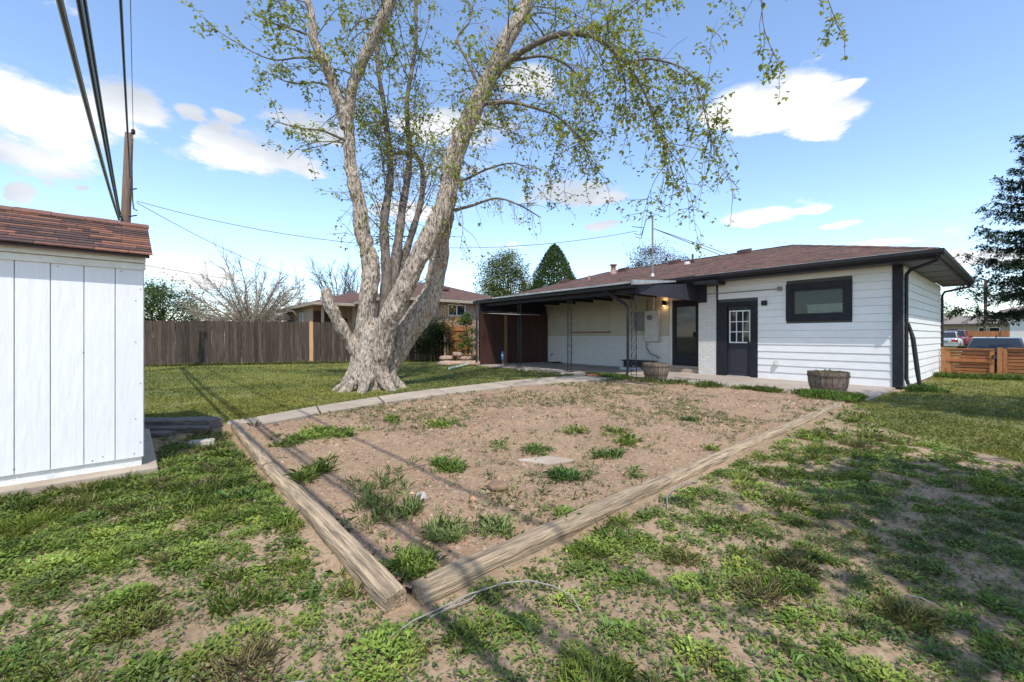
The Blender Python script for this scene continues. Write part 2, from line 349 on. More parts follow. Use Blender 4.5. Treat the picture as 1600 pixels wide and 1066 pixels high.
def np_mesh(name, V, T, m, colr=None, parent=None, smooth=False):
    me = bpy.data.meshes.new(name); nv, nf = len(V), len(T); k = T.shape[1]
    me.vertices.add(nv); me.vertices.foreach_set('co', np.asarray(V, np.float32).ravel())
    me.loops.add(nf*k); me.loops.foreach_set('vertex_index', np.asarray(T, np.int32).ravel())
    me.polygons.add(nf); me.polygons.foreach_set('loop_start', np.arange(0, nf*k, k, dtype=np.int32))
    me.polygons.foreach_set('loop_total', np.full(nf, k, np.int32))
    if smooth: me.polygons.foreach_set('use_smooth', np.ones(nf, bool))
    me.update(calc_edges=True); me.materials.append(m)
    if colr is not None:
        a = me.color_attributes.new('Col', 'FLOAT_COLOR', 'POINT'); c = np.ones((nv, 4), np.float32); c[:, :3] = colr; a.data.foreach_set('color', c.ravel())
    return link(name, me, parent)

def leafset(P, az, el, ln, wd, curl, c):
    """N folded leaves / blades: base, two middles, tip; two triangles each"""
    N = len(P); ca, sa, ce, se = np.cos(az), np.sin(az), np.cos(el), np.sin(el)
    d = np.stack([ca*ce, sa*ce, se], 1); sd = np.stack([-sa, ca, np.zeros(N)], 1); up = np.stack([-ca*se, -sa*se, ce], 1)
    mid = P+d*(ln*.48)[:, None]+up*(ln*.06)[:, None]
    tip = P+d*ln[:, None]; tip[:, 2] -= curl*ln
    l = mid+sd*(wd*.5)[:, None]; r = mid-sd*(wd*.5)[:, None]
    V = np.stack([P, r, tip, l], 1).reshape(-1, 3)
    b = np.arange(N)[:, None]*4
    T = np.concatenate([b+np.array([[0, 1, 2]]), b+np.array([[0, 2, 3]])], 1).reshape(-1, 3)
    return V, T, np.repeat(c, 4, 0)
def join(sets):
    Vs, Ts, Cs, o = [], [], [], 0
    for V, T, c in sets:
        Vs.append(V); Ts.append(T+o); Cs.append(c); o += len(V)
    return np.concatenate(Vs), np.concatenate(Ts), np.concatenate(Cs)
def tint(N, palette, jit=.16):
    p = np.array(palette, float); k = RNG.integers(0, len(p), N); t = RNG.random(N)[:, None]
    c = p[k]*(1-t*.5)+p[RNG.integers(0, len(p), N)]*t*.5
    return np.clip(c*(1+RNG.normal(0, jit, N))[:, None], .004, 1)


# ================================================================== GROUND
K0 = (-.45, 1.82)                                   # near corner of the timber bed
LT = [(-.47, 1.80), (-2.11, 3.62), (-3.54, 5.33)]   # left timber line (outer foot)
RT = [(-.40, 1.86), (1.23, 3.27), (3.45, 5.22), (5.66, 7.16)]
def sl_front(v): p = hw(-2.68, v); return (p.x, p.y)
PATH_N = [gp(408, 668), gp(500, 650), gp(600, 633), gp(700, 618.5), gp(800, 606.5), gp(880, 600), gp(965, 594)]
PATH_F = [gp(400, 656.5), gp(495, 639), gp(590, 623.5), gp(680, 611), gp(770, 600.5), gp(845, 593.5), gp(905, 589)]
BED = [K0, LT[1], LT[2]]+[(p.x, p.y) for p in PATH_N]+[sl_front(4.9), sl_front(.1), RT[3], RT[2], RT[1]]
LAWN_B = [(p.x, p.y) for p in PATH_F]+[tuple(hw(-2.7, 6.6).xy), tuple(hw(-2.7, 12.0).xy), (-1.2, 21.5), (-16, 16.5), (-16, 8), (-7.5, 5.9), (-5.2, 5.75), (-3.9, 5.72)]
LAWN_R = [tuple(gp(1330, 622).xy), tuple(gp(1360, 655).xy), tuple(gp(1420, 678).xy), tuple(gp(1500, 700).xy), tuple(gp(1620, 735).xy), (9, 4), (16, 6), (16, 12), (13.6, 12.2), (12, 12.2), (8.6, 9.0), tuple(hw(-.4, -.2).xy)]
def gz(X, Y):
    X = np.asarray(X, float); Y = np.asarray(Y, float)
    u, v = to_uv(X, Y)
    near = (1-sstep(7, 12, Y))*(1-sstep(-3.6, -2.8, u)*sstep(-1.0, -.2, v))
    z = (fbm(X*1.1, Y*1.1, 3)-.5)*.05*near+(fbm(X*5, Y*5, 5, 3)-.5)*.016*near-.012*near
    dip = np.exp(-(((X-19.8)/4.2)**2+((Y-17.4)/4.2)**2)*1.0)
    return z-.30*np.clip(dip*1.5, 0, 1)-.008
def ground():
    def axis(c, lo, hi, n, k):
        t = np.linspace(-1, 1, n); s = np.sinh(t*k)/math.sinh(k); return np.where(s < 0, c+s*(c-lo), c+s*(hi-c))
    xs = axis(0, -900, 900, 420, 9.2); ys = axis(3.0, -900, 1500, 420, 9.2)
    Xg, Yg = np.meshgrid(xs, ys); Zg = gz(Xg, Yg)
    V = np.stack([Xg, Yg, Zg], -1).reshape(-1, 3); nx, ny = len(xs), len(ys)
    i = (np.arange(ny-1)[:, None]*nx+np.arange(nx-1)[None, :]).ravel()
    T = np.stack([i, i+1, i+nx+1, i+nx], 1)
    x, y = V[:, 0], V[:, 1]
    wob = (fbm(x*1.3, y*1.3, 11)-.5)*.7
    g = (inpoly(x+wob, y+wob*.6, LAWN_B) | inpoly(x+wob*.6, y+wob*.5, LAWN_R) | (y > 22) | (np.abs(x) > 17)).astype(float)
    m = bpy.data.materials.new('ground_soil'); m.use_nodes = True; nt = m.node_tree; N = nt.nodes; L = nt.links; b = N['Principled BSDF']; b.inputs['Roughness'].default_value = .95; b.inputs['Specular IOR Level'].default_value = .15
    tc = N.new('ShaderNodeTexCoord')
    def noise(s, d=6, r=.6):
        n = N.new('ShaderNodeTexNoise'); n.inputs['Scale'].default_value = s; n.inputs['Detail'].default_value = d; n.inputs['Roughness'].default_value = r; L.new(tc.outputs['Object'], n.inputs['Vector']); return n.outputs[0]
    def ramp(f, stops):
        r = N.new('ShaderNodeValToRGB'); L.new(f, r.inputs[0]); e = r.color_ramp.elements
        e[0].position, e[0].color = stops[0][0], (*stops[0][1], 1); e[1].position, e[1].color = stops[-1][0], (*stops[-1][1], 1)
        for p, c in stops[1:-1]: k = e.new(p); k.color = (*c, 1)
        return r.outputs[0]
    soil = ramp(noise(1.3), [(.30, (.225, .16, .10)), (.5, (.335, .245, .16)), (.72, (.405, .30, .2))])
    fine = ramp(noise(38, 4), [(.32, (.62, .60, .58)), (.62, (1.12, 1.1, 1.08))])
    mu = N.new('ShaderNodeMix'); mu.data_type = 'RGBA'; mu.blend_type = 'MULTIPLY'; mu.inputs[0].default_value = .8; L.new(soil, mu.inputs[6]); L.new(fine, mu.inputs[7])
    turf = ramp(noise(2.2), [(.3, (.085, .105, .03)), (.52, (.14, .15, .048)), (.7, (.21, .185, .075))])
    at_ = N.new('ShaderNodeAttribute'); at_.attribute_name = 'grass'
    ad = N.new('ShaderNodeMath'); ad.operation = 'ADD'; L.new(at_.outputs['Fac'], ad.inputs[0])
    s2 = N.new('ShaderNodeMath'); s2.operation = 'MULTIPLY_ADD'; s2.inputs[1].default_value = 1.2; s2.inputs[2].default_value = -.6; L.new(noise(7), s2.inputs[0]); L.new(s2.outputs[0], ad.inputs[1])
    fac = N.new('ShaderNodeMapRange'); fac.inputs['From Min'].default_value = .3; fac.inputs['From Max'].default_value = .7; L.new(ad.outputs[0], fac.inputs[0])
    mx = N.new('ShaderNodeMix'); mx.data_type = 'RGBA'; L.new(fac.outputs[0], mx.inputs[0]); L.new(mu.outputs[2], mx.inputs[6]); L.new(turf, mx.inputs[7]); L.new(mx.outputs[2], b.inputs['Base Color'])
    bp = N.new('ShaderNodeBump'); bp.inputs['Strength'].default_value = .6; bp.inputs['Distance'].default_value = .012; L.new(noise(45, 6, .7), bp.inputs['Height']); L.new(bp.outputs[0], b.inputs['Normal'])
    o = np_mesh('ground', V, T, m, smooth=True)
    a = o.data.attributes.new('grass', 'FLOAT', 'POINT'); a.data.foreach_set('value', g.astype(np.float32))
    o['kind'] = 'structure'; o['label'] = 'bare tan dirt yard with patches of turf'
    # bed of gravelly soil inside the timbers
    x0, x1, y0, y1 = -4, 6.2, 1.7, 12; st = .07
    xs = np.arange(x0, x1, st); ys = np.arange(y0, y1, st); Xg, Yg = np.meshgrid(xs, ys)
    inside = inpoly(Xg, Yg, BED)
    Zg = .014+(fbm(Xg*1.5, Yg*1.5, 21)-.5)*.04+(fbm(Xg*7, Yg*7, 22, 3)-.5)*.03
    V = np.stack([Xg, Yg, Zg], -1).reshape(-1, 3); nx, ny = len(xs), len(ys)
    i = (np.arange(ny-1)[:, None]*nx+np.arange(nx-1)[None, :])
    ok = (inside[:-1, :-1] & inside[1:, 1:] & inside[:-1, 1:] & inside[1:, :-1]).ravel(); i = i.ravel()[ok]
    T = np.stack([i, i+1, i+nx+1, i+nx], 1); used, inv = np.unique(T, return_inverse=True)
    bm = mat('bed_soil', (.35, .235, .14), (.22, .145, .087), .95, 1.4, bump=1.0, bscale=70, bdist=.012, detail=8, c3=(.28, .195, .12), contrast=(.3, .7), dirt=((.42, .315, .215), 28, .7), spec=.15)
    o = np_mesh('garden_bed', V[used], inv.reshape(-1, 4), bm, smooth=True); o['kind'] = 'structure'; o['label'] = 'reddish gravelly garden bed framed by timbers'
    return
ground()
def bed_z(X, Y): return .014+(fbm(X*1.5, Y*1.5, 21)-.5)*.04+(fbm(X*7, Y*7, 22, 3)-.5)*.03

# concrete path of separate slabs
def path():
    p = empty('garden_path', PATH_N[0]); p['kind'] = 'structure'; p['label'] = 'narrow concrete garden path between lawn and bed'
    o0 = p.location.copy()
    def lerp(A, t):
        k = min(int(t*(len(A)-1)), len(A)-2); f = t*(len(A)-1)-k; return A[k].lerp(A[k+1], f)
    n = 6
    for i in range(n):
        a, b = i/n+.002, (i+1)/n-.002
        ring = [lerp(PATH_N, a), lerp(PATH_N, (a+b)/2), lerp(PATH_N, b), lerp(PATH_F, b), lerp(PATH_F, (a+b)/2), lerp(PATH_F, a)]
        dz = random.uniform(-.006, .006)
        o = MB().prism([(q.x-o0.x, q.y-o0.y) for q in ring], 2, -.06, .05+dz).build('path_slab', CONC, p); bevel(o, .008)
path()
# broken slab where the path meets the timbers
o = MB().prism([(0, 0), (.30, .12), (.55, .30), (.42, .50), (.1, .36), (-.12, .2)], 2, -.05, .045).build('broken_slab', CONC, None, loc=(-3.62, 5.36, 0)); bevel(o, .012)
tag(o, 'broken pale concrete slab at the far end of the left timber', 'slab')
# patio slab along the house
o = MB().prism([(-2.68, -.05), (.62, -.05), (.62, 12.3), (-2.95, 12.3), (-2.68, 6)], 2, -.08, .03).build('patio', SLABM, None, loc=hw(0, 0), rz=TH); bevel(o, .01)
o['kind'] = 'structure'; o['label'] = 'concrete patio slab along the back of the house'

# ------------------------------------------------------------------ landscape timbers
def timber(p0, p1, w, h, label, seed, z=-.065, m=TIMB, name='landscape_timber', grp='weathered timbers framing the garden bed', wob=.008, cat='timber', flat=False):
    p0 = Vector((*p0, 0)); p1 = Vector((*p1, 0)); d = p1-p0; ln = d.length; n = 16; rr = random.Random(seed)
    prof = [(-.5, 0), (-.5, .74), (-.43, .95), (-.30, 1.0), (.30, .99), (.43, .94), (.5, .72), (.5, 0)]
    if flat: prof = [(-.5, 0), (-.5, .9), (-.46, 1.0), (-.1, 1.0), (.1, 1.0), (.46, 1.0), (.5, .9), (.5, 0)]
    mb = MB(); vs = []
    for i in range(n+1):
        t = i/n; jy = math.sin(t*7+seed)*wob*.6+rr.uniform(-1, 1)*wob*.4
        for k, (a, b) in enumerate(prof):
            e = 1 if 0 < i < n else .94
            vs.append((t*ln+(rr.uniform(-.012, .012) if i in (0, n) else 0), a*w*e+jy+rr.uniform(-1, 1)*wob*.35, b*h*e+rr.uniform(-1, 1)*wob*.4*(b > 0)))
    q = len(prof); fs = [(i*q+k, (i+1)*q+k, (i+1)*q+k+1, i*q+k+1) for i in range(n) for k in range(q-1)]
    fs += [tuple(range(q)), tuple(n*q+k for k in range(q-1, -1, -1))]
    o = mb.add(vs, fs).build(name, m, None, loc=(p0.x, p0.y, z), rz=math.atan2(d.y, d.x))
    tag(o, label, cat, grp); bevel(o, .006, 1); return o
timber((-.50, 1.83), (-2.10, 3.66), .112, .118, 'weathered timber nearest the camera on the left edge of the bed', 1)
timber((-2.12, 3.68), (-3.52, 5.38), .11, .122, 'weathered timber on the left edge of the bed, by the shed', 2)
timber((-.425, 1.88), (1.22, 3.33), .115, .118, 'weathered timber nearest the camera on the right edge of the bed', 3)
timber((1.16, 3.28), (3.44, 5.29), .105, .112, 'middle weathered timber along the right edge of the bed', 4)
timber((3.46, 5.31), (5.60, 7.20), .12, .105, 'far weathered timber on the right edge, ending by the barrel planter', 5)
for (a, b, w, h, z, lab, sd) in [((-4.95, 5.30), (-3.74, 5.34), .26, .13, -.02, 'wide grey rotten timber lying behind the shed corner', 8),
                     ((-4.95, 5.06), (-3.66, 5.12), .12, .09, -.03, 'thin grey rotten timber in front of the wide one by the shed', 9),
                     ((-4.5, 4.84), (-3.95, 4.93), .14, .07, -.03, 'short grey half-buried board beside the shed slab', 10)]:
    timber(a, b, w, h, lab, sd, z, GREYT, 'old_timber', 'rotten grey timbers beside the shed', .012, 'timber', True)
o = MB().cbox(-.11, .11, -.05, .05, 0, .055, .008).build('loose_block', STONEW, None, loc=(-3.30, 4.50, -.01), rz=.5); tag(o, 'pale grey loose block lying in weeds beside the shed', 'block')

# ================================================================== SHED (x along u, y along v)
def shed():
    SHR = R(42.2); S = (-3.14, 3.60); W, DP = 2.5, 2.4                  # W to the left (-u), depth along v
    s = empty('garden_shed', (*S, 0), SHR); tag(s, 'white panelled garden shed with brown shingle roof on the left', 'shed')
    zb, zt, zr = .125, 1.80, 2.31
    g = .18; x = 0; k = 0
    wall = MB().box(-W, -.012, .02, DP-.02, .05, zt).build('wall_core', SHEDT, s)
    edges = [0]+[-.176-.181*i for i in range(13)]
    for i in range(len(edges)-1):
        a, b = edges[i+1]+.002, edges[i]-.002 if i else 0.0
        if a < -W: break
        o = MB().box(a, b, 0, .018, zb, zt-.02).build('siding_panel', SHEDW, s); bevel(o, .003, 1)
    for i in range(13):
        a = .02+i*.181; o = MB().box(-.012, .004, a, min(a+.176, DP), zb, zt+.0).build('siding_panel', SHEDW, s)
    MB().prism([(0, zt), (DP, zt), (DP/2, zr-.07)], 0, -.03, .0).build('gable_panel', SHEDW, s)
    MB().box(-W, -.05, .03, .06, .052, zb+.01).build('base_board', SHEDT, s)
    o = MB().box(-W, .012, -.018, -.001, zt-.09, zt-.035).build('trim_board', SHEDT, s); bevel(o, .003, 1)
    o = MB().box(-W, .012, -.055, -.001, zt-.032, zt+.022).build('eave_board', SHEDT, s); bevel(o, .003, 1)
    r2 = random.Random(3)
    nail = MB().lathe([(.004, 0), (.004, .003)], 6).mesh('nail_head', BLACKM)
    for (a, z) in [(-.06, .16), (-.25, .17), (-.31, .15), (-.72, .17), (-.05, .45), (-.05, 1.1), (-.05, 1.45), (-.14, 1.69), (-.36, 1.02), (-.50, 1.69), (-.02, .75), (-.02, .25), (-.02, 1.55)]:
        o = link('nail_head', nail, s, (a, -.0005, z)); o.rotation_euler = (R(90), 0, 0)
    # roof: deck plus every shingle of the front slope
    y0, z0 = -.12, zt-.0; y1 = DP/2; ang = math.atan2(zr-z0-.02, y1-y0); sln = math.hypot(y1-y0, zr-z0-.02)
    rf = MB().prism([(y0, z0), (y1, zr-.02), (DP+.12, z0), (DP+.12, z0+.022), (y1, zr+.004), (y0, z0+.022)], 0, -W-.05, .035).build('roof', SHINGB, s)
    meshes = {}
    rows = 14; ex = sln/rows
    for r in range(rows):
        xx = .055; first = True
        while xx > -W-.03:
            w = r2.choice([.10, .15, .20, .26, .32])
            mt_ = r2.choice([SHING, SHING, SHING2, SHING2, SHING3]); key = (w, mt_.name)
            if key not in meshes:
                meshes[key] = MB().box(-w+.003, 0, 0, ex*1.25, 0, .009).mesh('shingle', mt_)
            t = r*ex
            o = link('shingle', meshes[key], rf, (xx, y0-.012+t*math.cos(ang), z0+.026+t*math.sin(ang)+r2.uniform(0, .002)))
            o.rotation_euler = (ang-.075, 0, 0)
            xx -= w
    cap = MB()
    for i in range(11):
        xa = .065-i*.235; cap.prism([(y1-.14, zr-.032), (y1, zr+.022), (y1+.14, zr-.032), (y1+.14, zr-.02), (y1, zr+.034+.004*(i % 2)), (y1-.14, zr-.02)], 0, xa-.232, xa)
    cap.build('ridge_cap', SHING, rf)
    o = MB().box(-W-.1, .09, -.13, DP+.1, -.10, .05).build('shed_slab', CONC, None, loc=(*S, 0), rz=SHR); bevel(o, .01); o['kind'] = 'structure'; o['label'] = 'concrete slab under the white shed'
shed()

# ================================================================== HOUSE (local x = u towards the street, y = v along the back wall)
GAPSHADE = mat('plank_gap_shade', (.10, .10, .10), (.08, .08, .08), .9, 5)  # dark wall core, painted as the shadow lines between siding planks
def house():
    hs = empty('house', hw(0, 0), TH); tag(hs, 'white single-storey house with black trim and brown shingle roof', 'house')
    Lw, ZS = 6.3, 2.72; VE = 13.3; C0 = -.137
    # ---------------- garage front wall with planks
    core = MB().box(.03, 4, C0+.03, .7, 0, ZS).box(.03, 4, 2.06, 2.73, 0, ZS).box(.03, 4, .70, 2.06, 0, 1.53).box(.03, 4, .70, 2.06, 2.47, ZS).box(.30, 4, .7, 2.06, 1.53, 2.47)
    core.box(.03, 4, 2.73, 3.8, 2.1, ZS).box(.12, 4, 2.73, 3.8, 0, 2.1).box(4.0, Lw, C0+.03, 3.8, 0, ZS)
    wall = core.build('garage_wall', GAPSHADE, hs)
    ph = .181; n = 15; r2 = random.Random(5)
    def planks(spans_at):
        for i in range(n):
            z0 = .03+i*ph; z1 = z0+ph-.005
            if z0 > ZS-.02: break
            z1 = min(z1, ZS-.005)
            for (a, b) in spans_at((z0+z1)/2, z0, z1):
                o = MB().prism([(.028, z0), (.028, z1), (.008, z1), (-.006, z0)], 1, a, b).build('siding_plank', WHITE, wall)
    def fr(zm, z0, z1):
        if zm < 1.53-.02 or zm > 2.50: sp = [(0.004, 3.786 if zm > 2.13 else 2.728)]
        else: sp = [(.004, .702), (2.055, 2.728 if zm < 2.12 else 3.786)]
        return sp
    planks(fr)
    side = MB().box(.05, Lw, C0+.0, C0+.03, 0, ZS).build('side_wall', GAPSHADE, hs)
    for i in range(n):
        z0 = .03+i*ph; z1 = min(z0+ph-.005, ZS-.005)
        if z0 > ZS-.02: break
        MB().prism([(C0-.002, z0), (C0-.002, z1), (C0-.010, z1), (C0-.028, z0)], 0, .10, Lw).build('siding_plank', WHITE, side)
    o = MB().prism([(-.022, .0), (.0, .0)], 2, 0, 1) if False else None
    cb = MB().box(-.026, .03, C0-.026, .003, .02, ZS-.01).box(.03, .10, C0-.026, C0+.0, .02, ZS-.01).build('corner_board', BLACK, hs)
    MB().box(-.02, .03, 3.787, 3.83, .03, ZS-.01).build('corner_strip', BLACK, hs)
    # brick pilaster
    MB().box(-.012, .60, 3.83, 4.36, .03, ZS-.02).build('brick_pilaster', BRICKP, hs)
    # ---------------- main wall under the patio: painted brick below, smooth panel above
    mw = MB().box(.60, 1.2, 4.36, 4.62, .03, ZS).box(.60, 1.2, 5.56, VE, .03, ZS).box(.60, 1.2, 4.62, 5.56, 2.33, ZS).box(.75, 1.2, 4.62, 5.56, .03, 2.33).build('back_wall', WALLW, hs)
    MB().box(.575, .598, 5.66, VE-.02, .03, 1.12).build('brick_course', BRICKP, mw)
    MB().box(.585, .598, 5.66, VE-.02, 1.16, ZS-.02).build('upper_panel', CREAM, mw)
    MB().box(.56, .598, 5.66, VE-.02, 1.122, 1.155).build('belt_ledge', WALLW, mw)
    MB().box(.53, .584, 8.05, 9.95, 1.28, 1.33).build('old_window_sill', TANP, mw)
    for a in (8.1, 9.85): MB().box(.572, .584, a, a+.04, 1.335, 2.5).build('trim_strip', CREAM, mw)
    # remaining shell
    MB().box(1.2, Lw, VE-.15, VE, 0, ZS).box(Lw-.12, Lw, 3.8, VE-.15, 0, ZS).build('front_walls', WALLW, hs)
    # ---------------- garage door (man door)
    dr = MB().box(.055, .10, 2.91, 3.53, .05, 2.0).build('door', DOORB, hs); bevel(dr, .004, 1)
    MB().box(-.02, .115, 2.735, 2.905, .03, 2.115).build('door_trim', BLACK, dr); MB().box(-.02, .115, 3.535, 3.785, .03, 2.115).build('door_trim', BLACK, dr)
    MB().box(-.0205, .115, 2.9055, 3.5345, 2.005, 2.114).build('door_trim', BLACK, dr); MB().box(-.03, .10, 2.906, 3.534, .03, .048).build('threshold', GALV, dr)
    a0, a1, b0, b1 = 2.93, 3.49, .96, 1.87
    for i in range(3):
        for j in range(3):
            ya = a0+.03+i*(a1-a0-.06)/3; yb = ya+(a1-a0-.06)/3; za = b0+.03+j*(b1-b0-.06)/3; zb = za+(b1-b0-.06)/3
            MB().box(.048, .054, ya+.008, yb-.008, za+.008, zb-.008).build('pane', GLASS, dr)
    fm = MB().box(.036, .0545, a0, a0+.032, b0, b1).box(.036, .0545, a1-.032, a1, b0, b1).box(.0362, .0545, a0+.032, a1-.032, b0, b0+.032).box(.0362, .0545, a0+.032, a1-.032, b1-.032, b1)
    for i in (1, 2):
        ya = a0+.03+i*(a1-a0-.06)/3; za = b0+.03+i*(b1-b0-.06)/3
        fm.box(.038, .0545, ya-.011, ya+.011, b0+.032, b1-.032).box(.0375, .0545, a0+.032, a1-.032, za-.011, za+.011)
    fm.build('muntin_grid', WINW, dr)
    MB().box(.046, .0545, 3.0, 3.44, .17, .80).build('door_panel', DOORB, dr)
    MB().lathe([(.012, -.03), (.012, .0), (.028, .015), (.03, .04), (.018, .055)], 12).build('door_knob', BLACKM, dr, True, (.05, 2.965, .98)).rotation_euler = (0, R(-90), 0)
    # ---------------- window
    wn = MB().box(-.03, .06, .702, .84, 1.536, 2.472).box(-.03, .06, 1.92, 2.057, 1.536, 2.472).box(-.0301, .06, .84, 1.92, 2.32, 2.4715).box(-.0301, .06, .84, 1.92, 1.5365, 1.67).build('window', BLACK, hs); bevel(wn, .004, 1)
    sash = MB().box(.0, .055, .842, .885, 1.672, 2.318).box(.0, .055, 1.875, 1.918, 1.672, 2.318).box(.001, .054, .885, 1.875, 2.275, 2.317).box(.001, .054, .885, 1.875, 1.673, 1.715).build('sash', BLACKM, wn)
    MB().box(.02, .024, .886, 1.874, 1.716, 2.274).build('pane', GLASSS, wn)
    MB().box(.10, .11, .89, 1.62, 1.70, 1.915).build('blind', SHADEG, wn)
    MB().box(.085, .12, .89, 1.64, 1.917, 1.935).build('blind_rail', WINW, wn)
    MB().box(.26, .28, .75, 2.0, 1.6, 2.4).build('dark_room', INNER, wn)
    # ---------------- black glazed patio door in the recess
    pd = MB().box(.585, .66, 4.63, 4.76, .21, 2.30).box(.585, .66, 5.42, 5.55, .21, 2.30).box(.586, .659, 4.76, 5.42, 2.1, 2.299).box(.586, .659, 4.76, 5.42, .211, .52).build('patio_door', BLACK, hs)
    MB().box(.61, .62, 4.762, 5.418, .522, 2.098).build('pane', GLASS, pd)
    MB().box(.56, .584, 4.80, 4.83, 1.12, 1.28).build('handle', BLACKM, pd)
    MB().box(.15, .585, 4.42, 5.60, .031, .13).build('door_step', CONC, hs); MB().box(.33, .585, 4.50, 5.58, .132, .205).build('door_step', CONC, hs)
    # ---------------- roof
    ux0, ux1, v0, v1, ze = -.511, 6.75, -.761, 13.75, 2.895
    rx, zr = (ux0+ux1)/2, 4.06; ra, rb = 2.87, 10.1
    def plane(name, pts, m, parent, th=.04):
        P = [Vector(p) for p in pts]; ex = (P[1]-P[0]).normalized(); nn = ex.cross(P[2]-P[0]).normalized(); ey = nn.cross(ex)
        M = Matrix(((ex.x, ey.x, nn.x, P[0].x), (ex.y, ey.y, nn.y, P[0].y), (ex.z, ey.z, nn.z, P[0].z), (0, 0, 0, 1)))
        q = [((p-P[0]).dot(ex), (p-P[0]).dot(ey)) for p in P]
        o = MB().prism(q, 2, -th, 0).build(name, m, parent); o.matrix_local = M; return o
    A, B, Cc, Dd = (ux0, v0, ze), (ux1, v0, ze), (ux1, v1, ze), (ux0, v1, ze); r0, r1 = (rx, ra, zr), (rx, rb, zr)
    roof = plane('roof', [Dd, A, r0, r1], ROOF, hs)
    iv = roof.matrix_local.inverted()
    for k, pts in enumerate([[A, B, r0], [B, Cc, r1, r0], [Cc, Dd, r1]]):
        o = plane('roof_slope', pts, ROOF, hs)
    def cap(a, b):
        a = Vector(a); b = Vector(b); n_ = int((b-a).length/.25); m_ = MB()
        d_ = (b-a).normalized(); s_ = d_.cross(Vector((0, 0, 1))).normalized()
        for i in range(n_):
            p, q = a+d_*(i*.25), a+d_*(i*.25+.248); dz = Vector((0, 0, .012+.004*(i % 2)))
            m_.add([p-s_*.12-Vector((0, 0, .034))+dz, p+dz, p+s_*.12-Vector((0, 0, .034))+dz, q-s_*.12-Vector((0, 0, .034))+dz, q+dz, q+s_*.12-Vector((0, 0, .034))+dz], [(0, 1, 4, 3), (1, 2, 5, 4)])
        return m_.build('ridge_cap', ROOF, hs)
    cap(r0, r1); cap(A, r0); cap(B, r0); cap(Dd, r1)
    # soffit, fascia, gutters
    sf = MB().box(ux0+.05, .0, v0+.05, 4.1, 2.705, 2.725).box(.0, ux1-.05, v0+.05, C0-.03, 2.7052, 2.7248).box(ux0+.05, .6, 4.1, v1-.05, 2.7054, 2.7246).box(.6, ux1-.05, VE, v1-.05, 2.7056, 2.7244).build('soffit', SOFFIT, hs)
    for i in range(5): MB().box(.6+i*1.35, .615+i*1.35, v0+.06, C0-.032, 2.698, 2.7045).build('soffit_joint', BLACK, sf)
    MB().box(ux0+.02, ux0+.05, v0+.02, v1, 2.69, 2.865).box(ux0+.05, ux1, v0+.02, v0+.05, 2.691, 2.864).build('fascia', BLACK, hs)
    gprof = [(0, .13), (0, 0), (-.075, 0), (-.105, .06), (-.105, .13), (-.092, .13), (-.092, .065), (-.07, .012), (-.012, .012), (-.012, .13)]
    MB().prism([(ux0+.02+a, 2.745+b) for a, b in gprof], 1, v0-.085, 13.7).build('gutter', BLACKM, hs)
    MB().prism([(v0+.02+a, 2.745+b) for a, b in gprof], 0, ux0-.085, ux1).build('gutter', BLACKM, hs)
    MB().box(ux0-.02, ux0+.03, v0, 4.2, 2.882, 2.893).box(ux0+.03, ux1, v0-.02, v0+.03, 2.8822, 2.8928).build('drip_edge', GALV, hs)
    # ---------------- downspouts
    MB().tube([(ux0+.0, v0+.0, 2.76), (ux0+.02, v0+.02, 2.66), (-.06, C0-.16, 2.56), (.14, C0-.07, 2.50), (.15, C0-.065, 2.35), (.15, C0-.065, .22), (.15, C0-.10, .10), (.15, C0-.22, .05), (.15, C0-.27, .14), (.15, C0-.24, .4), (.15, C0-.17, 1.1), (.15, C0-.10, 1.42), (.15, C0-.075, 1.48)], [.035]*9+[.042, .042, .024, .012], 8).build('downspout', BLACKM, hs)
    MB().tube([(ux1-.1, v0, 2.76), (ux1-.1, v0+.03, 2.66), (Lw+.02, C0-.1, 2.52), (Lw+.0, C0-.05, 2.4), (Lw+.0, C0-.05, .75), (Lw+.0, C0-.05, .12)], .035, 8).build('downspout', BLACKM, hs)
    # ---------------- roof furniture
    def onroof(u, v): return (u, v, ze+(u-ux0)*(zr-ze)/(rx-ux0))
    def box_vent(u, v, m=ROOFV):
        x, y, z = onroof(u, v); MB().prism([(x-.17, z-.07), (x+.17, z+.05), (x+.17, z+.17), (x-.17, z+.08)], 1, y-.17, y+.17).build('roof_vent', m, hs)
    def pipe_vent(u, v, h, r, m, capr=0):
        x, y, z = onroof(u, v); q = MB().lathe([(r*2.0, -.08), (r*1.3, .06), (r, .08), (r, h)]+([(capr, h+.01), (capr, h+.06), (r*.6, h+.08)] if capr else []), 12); q.build('roof_pipe', m, hs, True, (x, y, z))
    box_vent(1.6, 11.4); box_vent(2.7, 9.0); box_vent(2.75, 6.7); box_vent(2.8, 4.2)
    pipe_vent(1.35, 9.75, .22, .035, PINKV); pipe_vent(2.2, 9.15, .34, .10, PINKV, .15); pipe_vent(2.3, 5.75, .30, .035, BLACKM); pipe_vent(2.1, 5.85, .05, .07, LEADW)
    # service mast through the roof
    b = Vector(onroof(.3, 6.1)); top = b+Vector((0, 0, 2.0))
    ms = MB().tube([b-Vector((0, 0, .3)), top], .03, 10).build('service_mast', CONDUIT, hs)
    MB().lathe([(.10, -.03), (.05, .05), (.035, .10)], 12).build('mast_flashing', LEADW, ms, True, b)
    MB().tube([top+Vector((0, 0, -.04)), top+Vector((0, .03, .04)), top+Vector((-.02, .09, .03)), top+Vector((-.03, .13, -.05))], [.035, .05, .045, .02], 10).build('weatherhead', METERD, ms)
